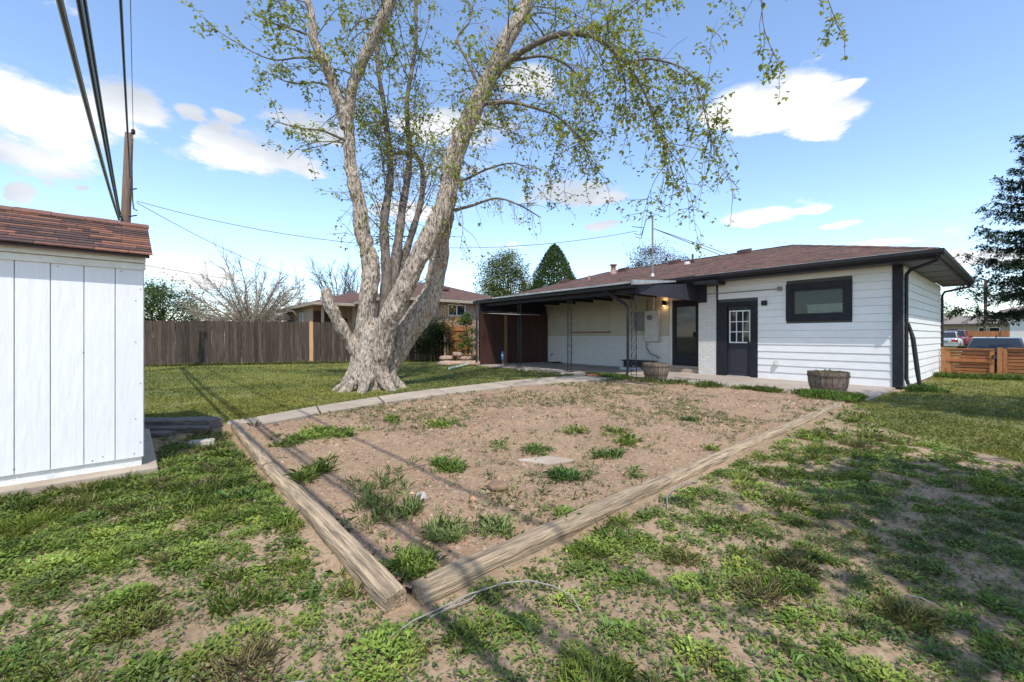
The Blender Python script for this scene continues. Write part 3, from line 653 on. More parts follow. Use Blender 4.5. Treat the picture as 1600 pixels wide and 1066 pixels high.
    for k, dd in enumerate(((.42, -.62), (.55, -.50), (.72, -.24))):
        MB().tube([top+Vector((-.03, .10, 0)), top+Vector((-.04, .22, -.06)), top+Vector((-.05, .30, -.30)), top+Vector((-.06, .40, dd[1]-.05)), top+Vector((-.07, .40+dd[0]*.5, dd[1]+.05))], .012, 6).build('drip_loop', CABLE, ms)
    return hs, top
HS, MAST_TOP = house()
HM = Matrix.Translation(hw(0, 0)) @ Matrix.Rotation(TH, 4, 'Z')
def hl(u, v, z): return HM @ Vector((u, v, z))

# ------------------------------------------------------------------ patio cover
def patio():
    p = empty('patio_cover', hw(-2.5, 4.9, .03), TH); tag(p, 'black patio cover with corrugated metal roof and iron lattice posts', 'patio cover')
    off = Vector((2.5, -4.9, -.03))
    def bld(mb, n, m, par=p, smooth=False):
        mb.v = [tuple(Vector(q)+off) for q in mb.v]; return mb.build(n, m, par, smooth)
    bld(MB().box(-2.58, -2.44, 4.78, 12.0, 2.33, 2.47), 'front_beam', BLACK)
    bld(MB().box(-2.80, -2.66, 4.76, 12.25, 2.44, 2.55), 'gutter', BLACKM)
    for i in range(8): bld(MB().box(-2.44, .58, 5.2+i*.92, 5.25+i*.92, 2.46, 2.58), 'rafter', BLACK)
    # corrugated sheet, ribs run down the slope
    a, b = 4.72, 12.3; n = 300; vs = []; 
    for i in range(n+1):
        y = a+(b-a)*i/n; w = .011*math.sin(2*math.pi*y/.076)
        vs += [(-2.88, y, 2.575+w), (-.40, y, 2.80+w)]
    for i in range(n+1):
        x, y, z = vs[2*i]; 
    m_ = MB().add(vs, [(2*i, 2*i+1, 2*i+3, 2*i+2) for i in range(n)]); m2 = MB().add([(x, y, z+.004) for x, y, z in vs], [(2*i, 2*i+2, 2*i+3, 2*i+1) for i in range(n)])
    m_.add(m2.v, m2.f); m_.add([vs[0], vs[2*n]], [])
    bld(m_, 'corrugated_roof', GALV)
    bld(MB().box(-2.905, -2.893, 4.72, 10.8, 2.545, 2.592), 'edge_flashing', GALV)
    bld(MB().prism([(-2.9, 2.5), (-2.0, 2.60), (-.75, 2.74), (-.75, 2.78), (-2.9, 2.63)], 1, 4.66, 4.705), 'end_flashing', GALV)
    # tapered side valance of upright boards
    A, B = Vector((-2.55, 4.84, 0)), Vector((-.03, 4.375, 0)); nb = 17
    for i in range(nb):
        t0, t1 = i/nb+.0006, (i+1)/nb-.0006; q = []
        for t in (t0, t1):
            c = A.lerp(B, t); q.append((c.x, c.y, 2.31-.12*t, 2.53+.19*t))
        s_ = (B-A).normalized().cross(Vector((0, 0, 1)))*(.012+.004*random.random())
        (x0, y0, l0, h0), (x1, y1, l1, h1) = q
        P = [(x0, y0, l0), (x1, y1, l1), (x1, y1, h1), (x0, y0, h0)]
        vs = [Vector(w)-s_ for w in P]+[Vector(w)+s_ for w in P]
        bld(MB().add(vs, [(0, 1, 2, 3), (7, 6, 5, 4), (0, 4, 5, 1), (1, 5, 6, 2), (2, 6, 7, 3), (3, 7, 4, 0)]), 'valance_board', VALB)
    bld(MB().box(-.075, -.03, 4.10, 4.37, 2.14, 2.69), 'end_board', BLACK)
    bld(MB().box(-.80, -.06, 3.55, 4.10, 2.60, 2.69), 'eave_box', BLACK)
    # iron lattice posts
    for v in (4.9, 7.26, 9.7):
        po = bld(MB().tube([(-2.5, v-.085, .03), (-2.5, v-.085, 2.33)], .011, 6).tube([(-2.5, v+.085, .03), (-2.5, v+.085, 2.33)], .011, 6), 'post', BLACKM)
        sc = MB()
        for i in range(9):
            z = .30+i*.225; pts = []
            for k in range(15):
                th = k/14*2*math.pi; pts.append((-2.5, v+.062*math.sin(th)*(1 if i % 2 else -1), z+.10*(1-math.cos(th))*1.0))
            sc.tube(pts, .006, 5, False)
            for sgn in (-1, 1):
                sc.tube([(-2.5, v+sgn*(.03+.022*math.cos(a_)), z+.1+sgn*.03+.028*math.sin(a_)) for a_ in np.linspace(0, 5, 9)], .005, 5, False)
        for z in (.10, .24, 2.24): sc.tube([(-2.5, v-.085, z), (-2.5, v+.085, z)], .008, 5)
        bld(sc, 'scroll_work', BLACKM, po)['kind'] = 'stuff'
        bld(MB().box(-2.56, -2.44, v-.12, v+.12, .03, .042), 'foot_plate', BLACKM, po)
    # downspouts
    bld(MB().tube([(-2.74, 5.75, 2.46), (-2.72, 5.55, 2.34), (-2.62, 5.12, 2.05), (-2.60, 5.02, 1.95), (-2.60, 5.02, .22), (-2.68, 5.0, .08)], .038, 8), 'downspout', BLACKM)
    bld(MB().tube([(-2.76, 12.2, 2.46), (-2.78, 12.16, 2.34), (-2.92, 11.82, 2.03), (-2.93, 11.78, 1.9), (-2.93, 11.78, .15), (-3.0, 11.9, .07)], .036, 8), 'downspout', BLACKM)
patio()
def privacy():
    P0, P1 = hw(-2.82, 11.72), hw(.56, 11.42); d = P1-P0; ln = d.length; rz = math.atan2(d.y, d.x)
    s = empty('privacy_screen', (P0.x, P0.y, .03), rz); tag(s, 'dark redwood plank screen closing the far end of the patio', 'screen')
    n = 24; w = ln/n; r2 = random.Random(2)
    me = MB().box(.003, w-.003, -.012, .012, .01, 2.02).mesh('plank', DARKP)
    for i in range(n): link('plank', me, s, (i*w, r2.uniform(-.004, .004), 0))
    for z in (.3, 1.9): MB().box(0, ln, .0165, .05, z, z+.09).build('rail', DARKP, s)
    MB().box(0, ln, -.03, .05, 2.04, 2.09).build('cap_rail', DARKP, s)
    MB().box(1.12, 1.25, -.05, -.02, .01, 2.02).build('stud', TANP, s)
    for x in (0.02, ln-.1): MB().box(x, x+.09, .055, .145, 0, 2.42).build('post', BLACK, s)
    MB().box(0.12, ln-.12, .06, .1, 2.10, 2.5).build('upper_panel', BLACK, s)
    lan = empty('hanging_lantern', hl(.0, 11.2, 2.28)); tag(lan, 'small dark lantern hanging under the patio roof by the redwood screen', 'lantern')
    MB().tube([(0, 0, 0), (0, 0, .25)], .005, 5).build('chain', BLACKM, lan)
    MB().lathe([(.02, 0), (.075, -.06), (.07, -.07)], 8).build('cap', BLACKM, lan); MB().lathe([(.055, -.072), (.06, -.22)], 8).build('glass', GLASS, lan); MB().lathe([(.07, -.222), (.05, -.25)], 8).build('base', BLACKM, lan)
privacy()

# ------------------------------------------------------------------ things on the wall and on the patio
def wall_things():
    e = empty('wall_lamp', hl(.575, 5.80, 2.25), TH); tag(e, 'lit black cylinder wall lamp between meter panel and patio door', 'lamp')
    MB().lathe([(.058, -.085), (.058, .085)], 16).build('shade', BLACKM, e, True, (-.085, 0, 0)); MB().box(-.04, .0, -.035, .035, -.05, .05).build('bracket', BLACKM, e)
    glow = emit_mat('lamp_glow', (1, .62, .30), 6)
    MB().lathe([(.045, -.0862), (.045, -.0858)], 14).build('lower_bulb', glow, e, False, (-.085, 0, 0)); MB().lathe([(.045, .0858), (.045, .0862)], 14).build('upper_bulb', glow, e, False, (-.085, 0, 0))
    for s_ in (-1, 1):
        l = bpy.data.lights.new('lamp_bulb', 'POINT'); l.energy = .35; l.color = (1, .6, .3); l.shadow_soft_size = .03
        lo = bpy.data.objects.new('lamp_bulb', l); COL.objects.link(lo); lo.parent = e; lo.location = (-.085, 0, s_*.115)
    e = empty('wall_sconce', hl(-.006, 2.56, 2.03), TH); tag(e, 'unlit square black wall sconce right of the garage door', 'lamp')
    MB().box(-.05, 0, -.065, .065, -.065, .065).build('housing', BLACKM, e); MB().box(-.045, -.008, -.05, .05, -.068, -.0655).build('lens', WINW, e)
    e = empty('electric_panel', hl(.56, 6.23, .965), TH); tag(e, 'pale grey electric meter panel on the wall under the patio', 'electric panel')
    o = MB().box(-.14, 0, -.26, .26, 0, 1.05).build('cabinet', METER, e); bevel(o, .01)
    MB().box(-.155, -.142, -.235, .235, .03, .60).build('cover', METER, e)
    MB().lathe([(.085, 0), (.085, .05), (.07, .10), (.02, .115)], 18).build('meter_glass', METERD, e, True, (-.142, .04, .82)).rotation_euler = (0, R(-90), 0)
    MB().tube([(-.07, -.05, 1.05), (-.07, -.05, 1.72)], .028, 8).build('riser', METER, e)
    e = tag(MB().box(-.17, 0, -.2, .2, 0, .63).build('junction_cabinet', METERD, None, loc=hl(.575, 6.70, 1.36), rz=TH), 'dark grey utility cabinet beside the pale meter panel', 'cabinet'); bevel(e, .012)
    o = MB().tube([hl(.53, 6.45, 2.42), hl(.53, 6.47, 1.9), hl(.52, 6.47, 1.0), hl(.50, 6.46, .75), hl(.46, 6.3, .55), hl(.44, 6.05, .48), hl(.47, 6.0, .40), hl(.54, 6.0, .44)], .022, 8).build('flexible_conduit', CONDUIT); tag(o, 'dark flexible conduit curling below the meter panel', 'conduit')
    e = empty('conduit_run', hl(-.03, 3.5, 2.38), TH); tag(e, 'thin grey conduit with small box running above the garage door', 'conduit')
    MB().tube([(0, -1.26, 0), (0, .75, .0)], .012, 8).build('pipe', CONDUIT, e); MB().box(-.04, .018, -1.36, -1.26, -.05, .05).build('junction_box', CONDUIT, e)
    e = empty('outlet_box', hl(-.012, 2.27, .45), TH); tag(e, 'small grey outdoor outlet box low on the white siding', 'outlet')
    MB().box(-.05, 0, -.04, .04, -.06, .06).build('cover', METER, e); MB().box(-.062, -.052, -.03, .03, -.05, .05).build('lid', WINW, e)
    o = MB().cbox(-.06, .06, -.06, .06, 0, .20, .01).build('white_standpipe_cover', WINW, None, loc=hl(6.1, -.33, -.01), rz=TH); tag(o, 'small white box at the foot of the side wall by the gate', 'box')
    # low black box under the panel
    e = empty('low_bench', hl(.2, 6.55, .03), TH); tag(e, 'low black slatted bench against the wall under the meter panel', 'bench')
    for y in (-.5, .42): MB().box(-.2, .2, y, y+.08, 0, .26).build('leg', BLACK, e)
    for k in range(4): MB().box(-.22+k*.112, -.12+k*.112, -.58, .58, .262, .30).build('slat', BLACK, e)
    MB().box(-.205, -.18, -.42, .42, .12, .255).build('apron', BLACK, e)
    o = MB().cbox(-.2, .2, -.3, .3, 0, .07, .02).build('foam_board', mat('pale_blue_foam', (.5, .56, .58), (.4, .45, .47), .7, 5), None, loc=hl(-.25, 6.6, .032), rz=TH+.05); tag(o, 'pale blue-grey board lying on the patio in front of the low bench', 'board')
    o = MB().tube([hl(.1, 10.7, .045), hl(.25, 10.2, .05), hl(.35, 10.5, .05), hl(.3, 11.0, .05), hl(.15, 11.1, .06), hl(.05, 10.8, .07), hl(.2, 10.3, .08), hl(.38, 10.7, .08)], .018, 6).build('garden_hose', RUBBER); tag(o, 'black hose lying by the back wall beside the redwood screen', 'hose')
    e = empty('spigot', hl(.57, 11.1, .36), TH); tag(e, 'small dark outdoor tap low on the patio wall', 'tap')
    MB().tube([(0, 0, 0), (-.09, 0, 0), (-.11, 0, -.02), (-.11, 0, -.07)], .014, 8).build('spout', BLACKM, e); MB().lathe([(.03, 0), (.03, .012)], 10).build('handle', BLACKM, e, False, (-.06, 0, .04)); MB().tube([(-.06, 0, 0), (-.06, 0, .045)], .007, 6).build('stem', BLACKM, e)
    # security yard sign
    e = empty('yard_sign', hl(-2.98, 10.05, 0), TH-R(20)); tag(e, 'small round blue yard sign on a stake at the patio edge', 'sign')
    MB().tube([(0, 0, -.05), (0, 0, .38)], .012, 6).build('stake', GALV, e)
    k = MB(); k.prism([(.17*math.cos(a_+.39), .44+.19*math.sin(a_+.39)) for a_ in np.linspace(0, 2*math.pi, 9)[:-1]], 0, -.022, -.012); k.build('panel', BLUES, e)
    k = MB(); k.prism([(-.10, .42), (.10, .42), (.11, .47), (.05, .53), (-.06, .52), (-.11, .46)], 0, -.0255, -.0225); k.build('emblem', SKYB, e)
    MB().box(-.0255, -.0225, -.07, .07, .34, .36).build('print_line', SKYB, e)
    # pale pipe extension of the left downspout
    o = MB().tube([hl(-3.02, 11.95, .06), gp(745, 566, .05), gp(720, 572, .05), gp(702, 576, .05)], [.05, .05, .05, .045], 8).build('drain_pipe', GREENP); tag(o, 'pale green drain pipe lying on the lawn at the patio corner', 'pipe')
wall_things()

def barrel(u, v, s, label, plants):
    e = empty('barrel_planter', hl(u, v, .03)); tag(e, label, 'planter', 'half barrel planters on the patio')
    n = 22; h = .43*s; r0, r1 = .27*s, .345*s
    for i in range(n):
        a0, a1 = 2*math.pi*i/n+.012, 2*math.pi*(i+1)/n-.012; vs = []
        for (r, z) in ((r0, 0), ((r0+r1)/2+.02*s, h*.5), (r1, h-random.uniform(0, .012)), (r1-.025, h-.006), (r1-.03, h*.8)):
            vs += [(r*math.cos(a0), r*math.sin(a0), z), (r*math.cos(a1), r*math.sin(a1), z)]
        MB().add(vs, [(2*k, 2*k+1, 2*k+3, 2*k+2) for k in range(4)]+[(0, 2, 4, 6, 8), (9, 7, 5, 3, 1)]).build('stave', BARREL, e)
    for z, t in ((.12, .03), (.33, .03)):
        z *= s; f = z/.43/s; r = r0+(r1-r0)*f+.016*s*4*f*(1-f)+.008
        MB().lathe([(r-.004, z), (r, z), (r+.003, z+t), (r-.002, z+t)], 28).build('hoop', HOOP, e)
    MB().lathe([(r1-.05, h*.72), (r1-.04, h*.8)], 20).build('soil', SOILP, e)
    if plants:
        k = plants; P = np.stack([RNG.normal(0, .12, k), RNG.normal(0, .12, k), np.full(k, h*.78)], 1)
        V, T, c = leafset(P, RNG.random(k)*6.28, RNG.uniform(.8, 1.5, k), RNG.uniform(.08, .2, k), np.full(k, .01), RNG.uniform(0, .2, k), tint(k, [(.16, .15, .06), (.12, .16, .05)]))
        np_mesh('dry_sprigs', V, T, GRASSM, c, e)
barrel(-2.2, .62, 1.0, 'grey wooden half barrel planter in front of the garage window', 40)
barrel(-2.42, 4.28, .98, 'dark wooden half barrel planter beside the patio post', 16)
# loose stones at the patio edge
def stone(name, loc, sx, sy, sz, m, label, seed, rz=0, cat='stone', grp=None, rough=.18):
    r2 = random.Random(seed); mb = MB(); n = 11; vs = []
    for (r, z) in ((.82, 0), (1.0, .3), (.97, .72), (.80, 1.0)):
        for k in range(n):
            a = 2*math.pi*k/n; j = 1+rough*(mnoise.noise(Vector((math.cos(a)*1.3, math.sin(a)*1.3, seed*3.1)))+.25*r2.uniform(-1, 1))
            vs.append((sx*r*j*math.cos(a), sy*r*j*math.sin(a), sz*z*(1+.1*r2.uniform(-1, 1)*(z > .9))))
    fs = [(i*n+k, i*n+(k+1) % n, (i+1)*n+(k+1) % n, (i+1)*n+k) for i in range(3) for k in range(n)]+[tuple(range(n-1, -1, -1)), tuple(3*n+k for k in range(n))]
    o = mb.add(vs, fs).build(name, m, None, True, loc, rz); bevel(o, min(sz*.2, .02), 2)
    tag(o, label, cat, grp); return o
def stones():
    st = 'stone'
    stone('stepping_stone', hl(-2.95, 6.35, .0), .30, .16, .06, CONC, 'pale flat stepping stone at the patio edge between the iron posts', 3, TH)
    stone('stepping_stone', hl(-2.95, 6.95, .0), .26, .16, .055, CONC, 'farther pale flat stepping stone at the patio edge', 4, TH+.2)
    stone('red_brick', hl(-3.05, 5.85, .0), .20, .11, .09, BRICKR, 'broken red brick at the end of the path by the patio', 5, .3, 'brick')
    for k, (v, s_) in enumerate(((8.0, .07), (8.6, .09), (10.6, .10), (9.0, .06))):
        stone('edge_rock', hl(-3.12, v, -.01), s_, s_*.8, s_*.7, STONEW if k % 2 else STONE, ['small brown rock on the lawn edge left of the middle post', 'pale rock on the lawn edge below the blue sign, nearer the middle post', 'brown rock on the lawn edge left of the blue sign', 'smallest pale rock on the lawn edge by the patio'][k], 20+k, k, 'rock')
    b = gp(778, 766, .02); stone('flat_rock', (b.x, b.y, bed_z(b.x, b.y)), .085, .06, .05, mat('brown_rock', (.27, .17, .10), (.14, .09, .06), .85, 9, bump=.6), 'flat brown rock lying alone on the gravelly bed', 7, .2, 'rock')
    b = gp(657, 781, .02); stone('white_rock', (b.x, b.y, bed_z(b.x, b.y)-.005), .045, .04, .05, STONEW, 'small white rock beside the tall weeds in the bed', 8, 0, 'rock', None, .4)
    b = gp(652, 868, .02); stone('grey_rock', (b.x, b.y, bed_z(b.x, b.y)-.005), .03, .025, .03, METERD, 'small dark grey rock in the near corner of the bed', 9, 0, 'rock', None, .4)
    b = gp(850, 720, .02); o = MB().prism([(-.24, .0), (.02, -.14), (.28, -.01), (.05, .11)], 2, 0, .03).build('stepping_stone', CONC, None, loc=(b.x, b.y, .006)); bevel(o, .008); tag(o, 'pale half-buried concrete paver in the middle of the bed', 'paver')
    # dry-stacked sandstone by the far gate
    for k, (x, y, z, sx, sy) in enumerate([(708, 570, 0, .62, .35), (738, 569, 0, .45, .35), (700, 564, .17, .42, .3), (732, 563, .17, .55, .32), (716, 560, .33, .42, .26)]):
        b = gp(x, 571-(z > 0)*2, 0); lab = ['large front-left slab', 'front-right slab', 'second-row left slab', 'second-row right slab', 'topmost slab'][k]
        stone('sandstone_slab', (b.x, b.y+.1, z-.01), sx, sy, .18, STONE, lab+' of the sandstone stack by the far gate', 40+k, k*.4, 'stone', 'sandstone slabs stacked by the gate', .3)
stones()

# ================================================================== BOUNDARY FENCE
def fence():
    A, B = Vector((-18.2, 14.47, 0)), Vector((-3.15, 19.71, 0)); d = B-A; ln = d.length; rz = math.atan2(d.y, d.x)
    f = empty('wooden_fence', A, rz); tag(f, 'tall weathered grey picket fence behind the lawn', 'fence')
    r2 = random.Random(12); w = .14; n = int(ln/(w+.006)); ms = []
    for k in range(5):
        h = 1.76+r2.uniform(-.02, .02); j = r2.uniform(-.006, .006)
        ms.append(MB().prism([(0, .02), (w, .02), (w+j, h-.03), (w-.03+j, h), (.03+j, h), (j, h-.03)], 1, -.009, .009).mesh('picket', PICK))
    new = MB().prism([(0, .02), (w, .02), (w, 1.74), (w-.03, 1.77), (.03, 1.77), (0, 1.74)], 1, -.012, .008).mesh('picket', PICKO)
    orange = int(((at(485, 530, 17.9)-A).dot(d.normalized()))/(w+.006))
    for i in range(n):
        o = link('picket', new if i == orange else ms[r2.randrange(5)], f, (i*(w+.006)+r2.uniform(-.003, .003), r2.uniform(-.014, .014), r2.uniform(-.02, .02)))
        o.rotation_euler = (0, R(r2.uniform(-.5, .5)), 0)
        if i == orange: o['label'] = 'new orange cedar picket among the grey ones'
    for z in (.35, 1.45): MB().box(0, ln, .02, .058, z, z+.09).build('rail', PICK, f)
    for i in range(int(ln/2.4)+1): MB().box(i*2.4, i*2.4+.09, .06, .15, -.1, 1.72).build('post', PICK, f)
    g = empty('garden_gate', B+d.normalized()*.06, rz); tag(g, 'orange-brown wooden gate at the end of the grey fence', 'gate')
    me = MB().box(0, .13, -.01, .01, .06, 1.62).mesh('gate_board', CEDARV)
    for i in range(7): link('gate_board', me, g, (.12+i*.136, 0, 0))
    for z in (.25, .95, 1.4): MB().box(.1, 1.1, -.05, -.012, z, z+.09).build('rail', CEDARV, g)
    for x in (0, 1.12): MB().box(x, x+.09, -.05, .04, -.1, 1.78).build('post', PICKO, g)
    MB().box(1.02, 1.06, -.075, -.052, .9, 1.05).build('latch', BLACKM, g)
fence()

# ================================================================== GABLED / HIPPED BOXES FOR THE NEIGHBOURS
def rplane(name, pts, m, parent, th=.05):
    P = [Vector(p) for p in pts]; ex = (P[1]-P[0]).normalized(); nn = ex.cross(P[2]-P[0]).normalized(); ey = nn.cross(ex)
    M = Matrix(((ex.x, ey.x, nn.x, P[0].x), (ex.y, ey.y, nn.y, P[0].y), (ex.z, ey.z, nn.z, P[0].z), (0, 0, 0, 1)))
    o = MB().prism([((p-P[0]).dot(ex), (p-P[0]).dot(ey)) for p in P], 2, -th, 0).build(name, m, parent); o.matrix_local = M; return o
def hip(parent, x0, x1, y0, y1, ze, pitch, m, fas, ov=.5):
    x0 -= ov; x1 += ov; y0 -= ov; y1 += ov
    w = min(x1-x0, y1-y0)/2; zr = ze+w*pitch
    if x1-x0 > y1-y0: a, b = (x0+w, (y0+y1)/2, zr), (x1-w, (y0+y1)/2, zr)
    else: a, b = ((x0+x1)/2, y0+w, zr), ((x0+x1)/2, y1-w, zr)
    A, B, C_, D_ = (x0, y0, ze), (x1, y0, ze), (x1, y1, ze), (x0, y1, ze)
    S = [[A, B, b, a], [B, C_, b], [C_, D_, a, b], [D_, A, a]] if x1-x0 > y1-y0 else [[A, B, a], [B, C_, b, a], [C_, D_, b], [D_, A, a, b]]
    for s in S: rplane('roof', s, m, parent)
    MB().box(x0+.04, x1-.04, y0+.04, y1-.04, ze-.14, ze-.10).build('soffit', fas, parent)
    MB().box(x0, x1, y0, y0+.03, ze-.18, ze-.02).box(x0, x1, y1-.03, y1, ze-.18, ze-.02).box(x0+.001, x0+.03, y0+.03, y1-.03, ze-.179, ze-.021).box(x1-.03, x1-.001, y0+.03, y1-.03, ze-.179, ze-.021).build('fascia', fas, parent)
def win(parent, axis, pos, a0, a1, z0, z1, sgn=-1, bars=1, fm=WINW):
    def bx(mb, p0, p1, q0, q1, r0, r1):
        return mb.box(p0, p1, q0, q1, r0, r1) if axis == 0 else mb.box(q0, q1, p0, p1, r0, r1)
    lo, hi = sorted((pos+sgn*.05, pos+sgn*.002)); t = .05
    k = MB(); bx(k, lo, hi, a0, a0+t, z0, z1); bx(k, lo, hi, a1-t, a1, z0, z1); bx(k, lo+.001, hi-.001, a0+t, a1-t, z0, z0+t); bx(k, lo+.001, hi-.001, a0+t, a1-t, z1-t, z1)
    for i in range(bars):
        c = a0+(a1-a0)*(i+1)/(bars+1); bx(k, lo+.002, hi-.002, c-.025, c+.025, z0+t, z1-t)
    w = k.build('window', fm, parent)
    lo, hi = sorted((pos+sgn*.02, pos+sgn*.012)); k = MB(); bx(k, lo, hi, a0+t, a1-t, z0+t, z1-t); k.build('pane', GLASS, w)
    k = MB(); lo, hi = sorted((pos+sgn*.09, pos+sgn*.003)); bx(k, lo, hi, a0-.06, a1+.06, z0-.09, z0-.004); k.build('sill', BRICKT if fm is WINW else fm, w)
def neighbours():
    o = empty('brick_house', (-5.8, 20.6, 0), TH); tag(o, 'tan brick neighbour house with brown hipped roof behind the big tree', 'house')
    MB().box(0, 7.2, 0, 6.0, 0, 3.0).build('wall', BRICKT, o); hip(o, 0, 7.2, 0, 6.0, 3.1, .34, ROOFN, TRIMC)
    win(o, 1, 0, 3.05, 4.15, 2.25, 2.85); win(o, 1, 0, .9, 1.8, 1.9, 2.7)
    MB().box(-2.1, -.2, 6.2, 14, 0, 2.9).box(-.2, 3, 5.9, 14, 0, 2.9).build('wing_wall', BRICKT, o); hip(o, -2.1, 3, 4.55, 14, 3.0, .3, ROOFN, TRIMC)
    for x in (-2.05, -.35): MB().box(x, x+.12, 4.6, 4.72, 0, 2.85).build('porch_post', TRIMC, o)
    MB().box(-.9, -.1, 6.12, 6.18, 0, 2.2).build('door', DARKP, o)
    MB().box(-2.08, -1.0, 6.12, 6.18, .2, 2.6).build('porch_panel', DARKP, o)
    win(o, 0, -2.1, 8.4, 9.2, 1.7, 2.6)
    MB().box(5.6, 7.6, -1.4, -.05, 0, 2.75).build('white_annex', WALLW, o)
    MB().tube([(.6, 3, 3.4), (.6, 3, 4.6)], .05, 8).build('vent_pipe', METER, o); MB().box(3.5, 3.9, 1.2, 1.5, 3.75, 3.9).build('roof_vent', ROOFV, o)
    # low carport far left behind the fence
    c = empty('carport', at(400, 498, 34).xy.to_3d(), R(12)); tag(c, 'low white carport roof behind the fence below the bare tree', 'carport')
    MB().box(-3.4, 4.6, 0, 4, 2.55, 2.72).build('roof', SHEDT, c)
    for x in (-3.2, .6, 4.4):
        for y in (.1, 3.8): MB().box(x, x+.1, y, y+.1, -.01, 2.55).build('post', SHEDT, c)
    MB().box(-3.2, 4.4, 3.9, 4, 0, 2.4).build('back_panel', INNER, c)
    h = empty('distant_house', at(330, 497, 60).xy.to_3d(), R(20)); tag(h, 'distant low tan roofed house seen over the left fence', 'house')
    MB().box(-4.4, 7, 0, 6, 0, 2.7).build('wall', TRIMC, h); hip(h, -4.4, 7, 0, 6, 2.8, .2, ROOFG, TRIMC); win(h, 1, 0, 1, 2.2, 1.2, 2.2)
    # across the street on the right
    h = empty('street_house', at(1500, 520, 58).xy.to_3d(), TH); tag(h, 'long tan house across the street with grey-tan roof', 'house')
    MB().box(0, 8, -12, 7, 0, 2.75).build('wall', mat('tan_stucco', (.36, .27, .19), (.32, .24, .17), .85, 4), h); hip(h, 0, 8, -12, 7, 2.85, .26, ROOFG, SOFFIT, .6)
    win(h, 0, 0, -3.6, -1.7, .95, 2.3); win(h, 0, 0, 2.5, 4.2, 1.1, 2.3); win(h, 0, 0, -9.5, -7.8, 1.0, 2.3)
    MB().box(-.06, -.005, .2, 1.2, 0, 2.1).build('door', DARKP, h)
    h = empty('corner_house', at(1578, 530, 30).xy.to_3d(), TH); tag(h, 'brick and white house at the right edge behind the spruce', 'house')
    MB().box(0, 7, -9, 0, 0, 2.9).build('wall', brick_mat('brown_brick', (.20, .12, .085), (.16, .095, .07), (.2, .17, .15), .21, .072, .01, .85, .5, 'yz'), h); hip(h, 0, 7, -9, 0, 3.0, .28, ROOFG, TRIMC)
    MB().box(-.08, -.005, -.75, .0, 0, 2.9).build('white_pilaster', WALLW, h); win(h, 0, 0, -3.8, -1.5, 1.0, 2.4, -1, 1, WINW)
    f = empty('cedar_fence', at(1506, 527, 47).xy.to_3d(), TH); tag(f, 'brown cedar fence in front of the tan house across the street', 'fence')
    me = MB().box(0, .012, 0, .28, 0, 1.7).mesh('board', CEDARV)
    for i in range(24): link('board', me, f, (0, -5.2+i*.29, 0))
    for y in (-5.2, -2.8, -.4, 1.7): MB().box(-.1, -.002, y, y+.1, 0, 1.85).build('post', CEDARV, f)
neighbours()

# ================================================================== SIDE GATE AND FRONT FENCE
def gates():
    P = hw(5.9, -.20); g = empty('side_gate', (P.x, P.y, -.0), TH-R(90)); tag(g, 'low stained cedar gate of horizontal slats beside the house', 'gate')   # local x runs along -v, local y along u
    W, Hh = 1.06, .80
    me = MB().box(0, W-.1, 0, .018, 0, .076).mesh('slat', CEDAR)
    for i in range(8): link('slat', me, g, (.11, .02, .045+i*.0945))
    for x in (.11, W-.085): MB().box(x, x+.09, -.02, .018, .035, Hh-.045).build('stile', CEDARV, g)
    for z in (.02, .40, Hh-.04): MB().box(.10, W+.01, -.045, .0185, z, z+.035).build('rail', CEDAR, g)
    MB().box(W-.03, W-.0, -.06, -.022, .5, .62).build('latch', BLACKM, g)
    MB().box(.09, W+.02, -.035, .03, -.005, .014).build('bottom_strip', WINW, g)
    po = MB().box(0, .09, -.03, .06, -.1, Hh+.02).build('gate_post', CEDARV, None, loc=(P.x, P.y, 0), rz=TH-R(90)); tag(po, 'stained cedar post between the white side wall and the low gate', 'post')
    Q = hw(5.9, -1.32); f = empty('slat_fence', (Q.x, Q.y, 0), TH-R(90)); tag(f, 'low stained cedar slat fence continuing right of the gate', 'fence')
    for k in range(3): MB().box(k*1.9, k*1.9+.10, -.04, .06, -.1, Hh+.03).build('post', CEDARV, f); MB().box(k*1.9+.112, k*1.9+.19, -.03, .015, -.02, Hh).build('post', CEDARV, f)
    for k in range(2):
        me = MB().box(0, 1.7, 0, .018, 0, .076).mesh('slat', CEDAR)
        for i in range(8): link('slat', me, f, (.192+k*1.9, .02, .045+i*.0945))
        MB().box(.2+k*1.9, 1.89+k*1.9, -.05, .07, Hh-.01, Hh+.025).build('cap_rail', CEDAR, f)
gates()

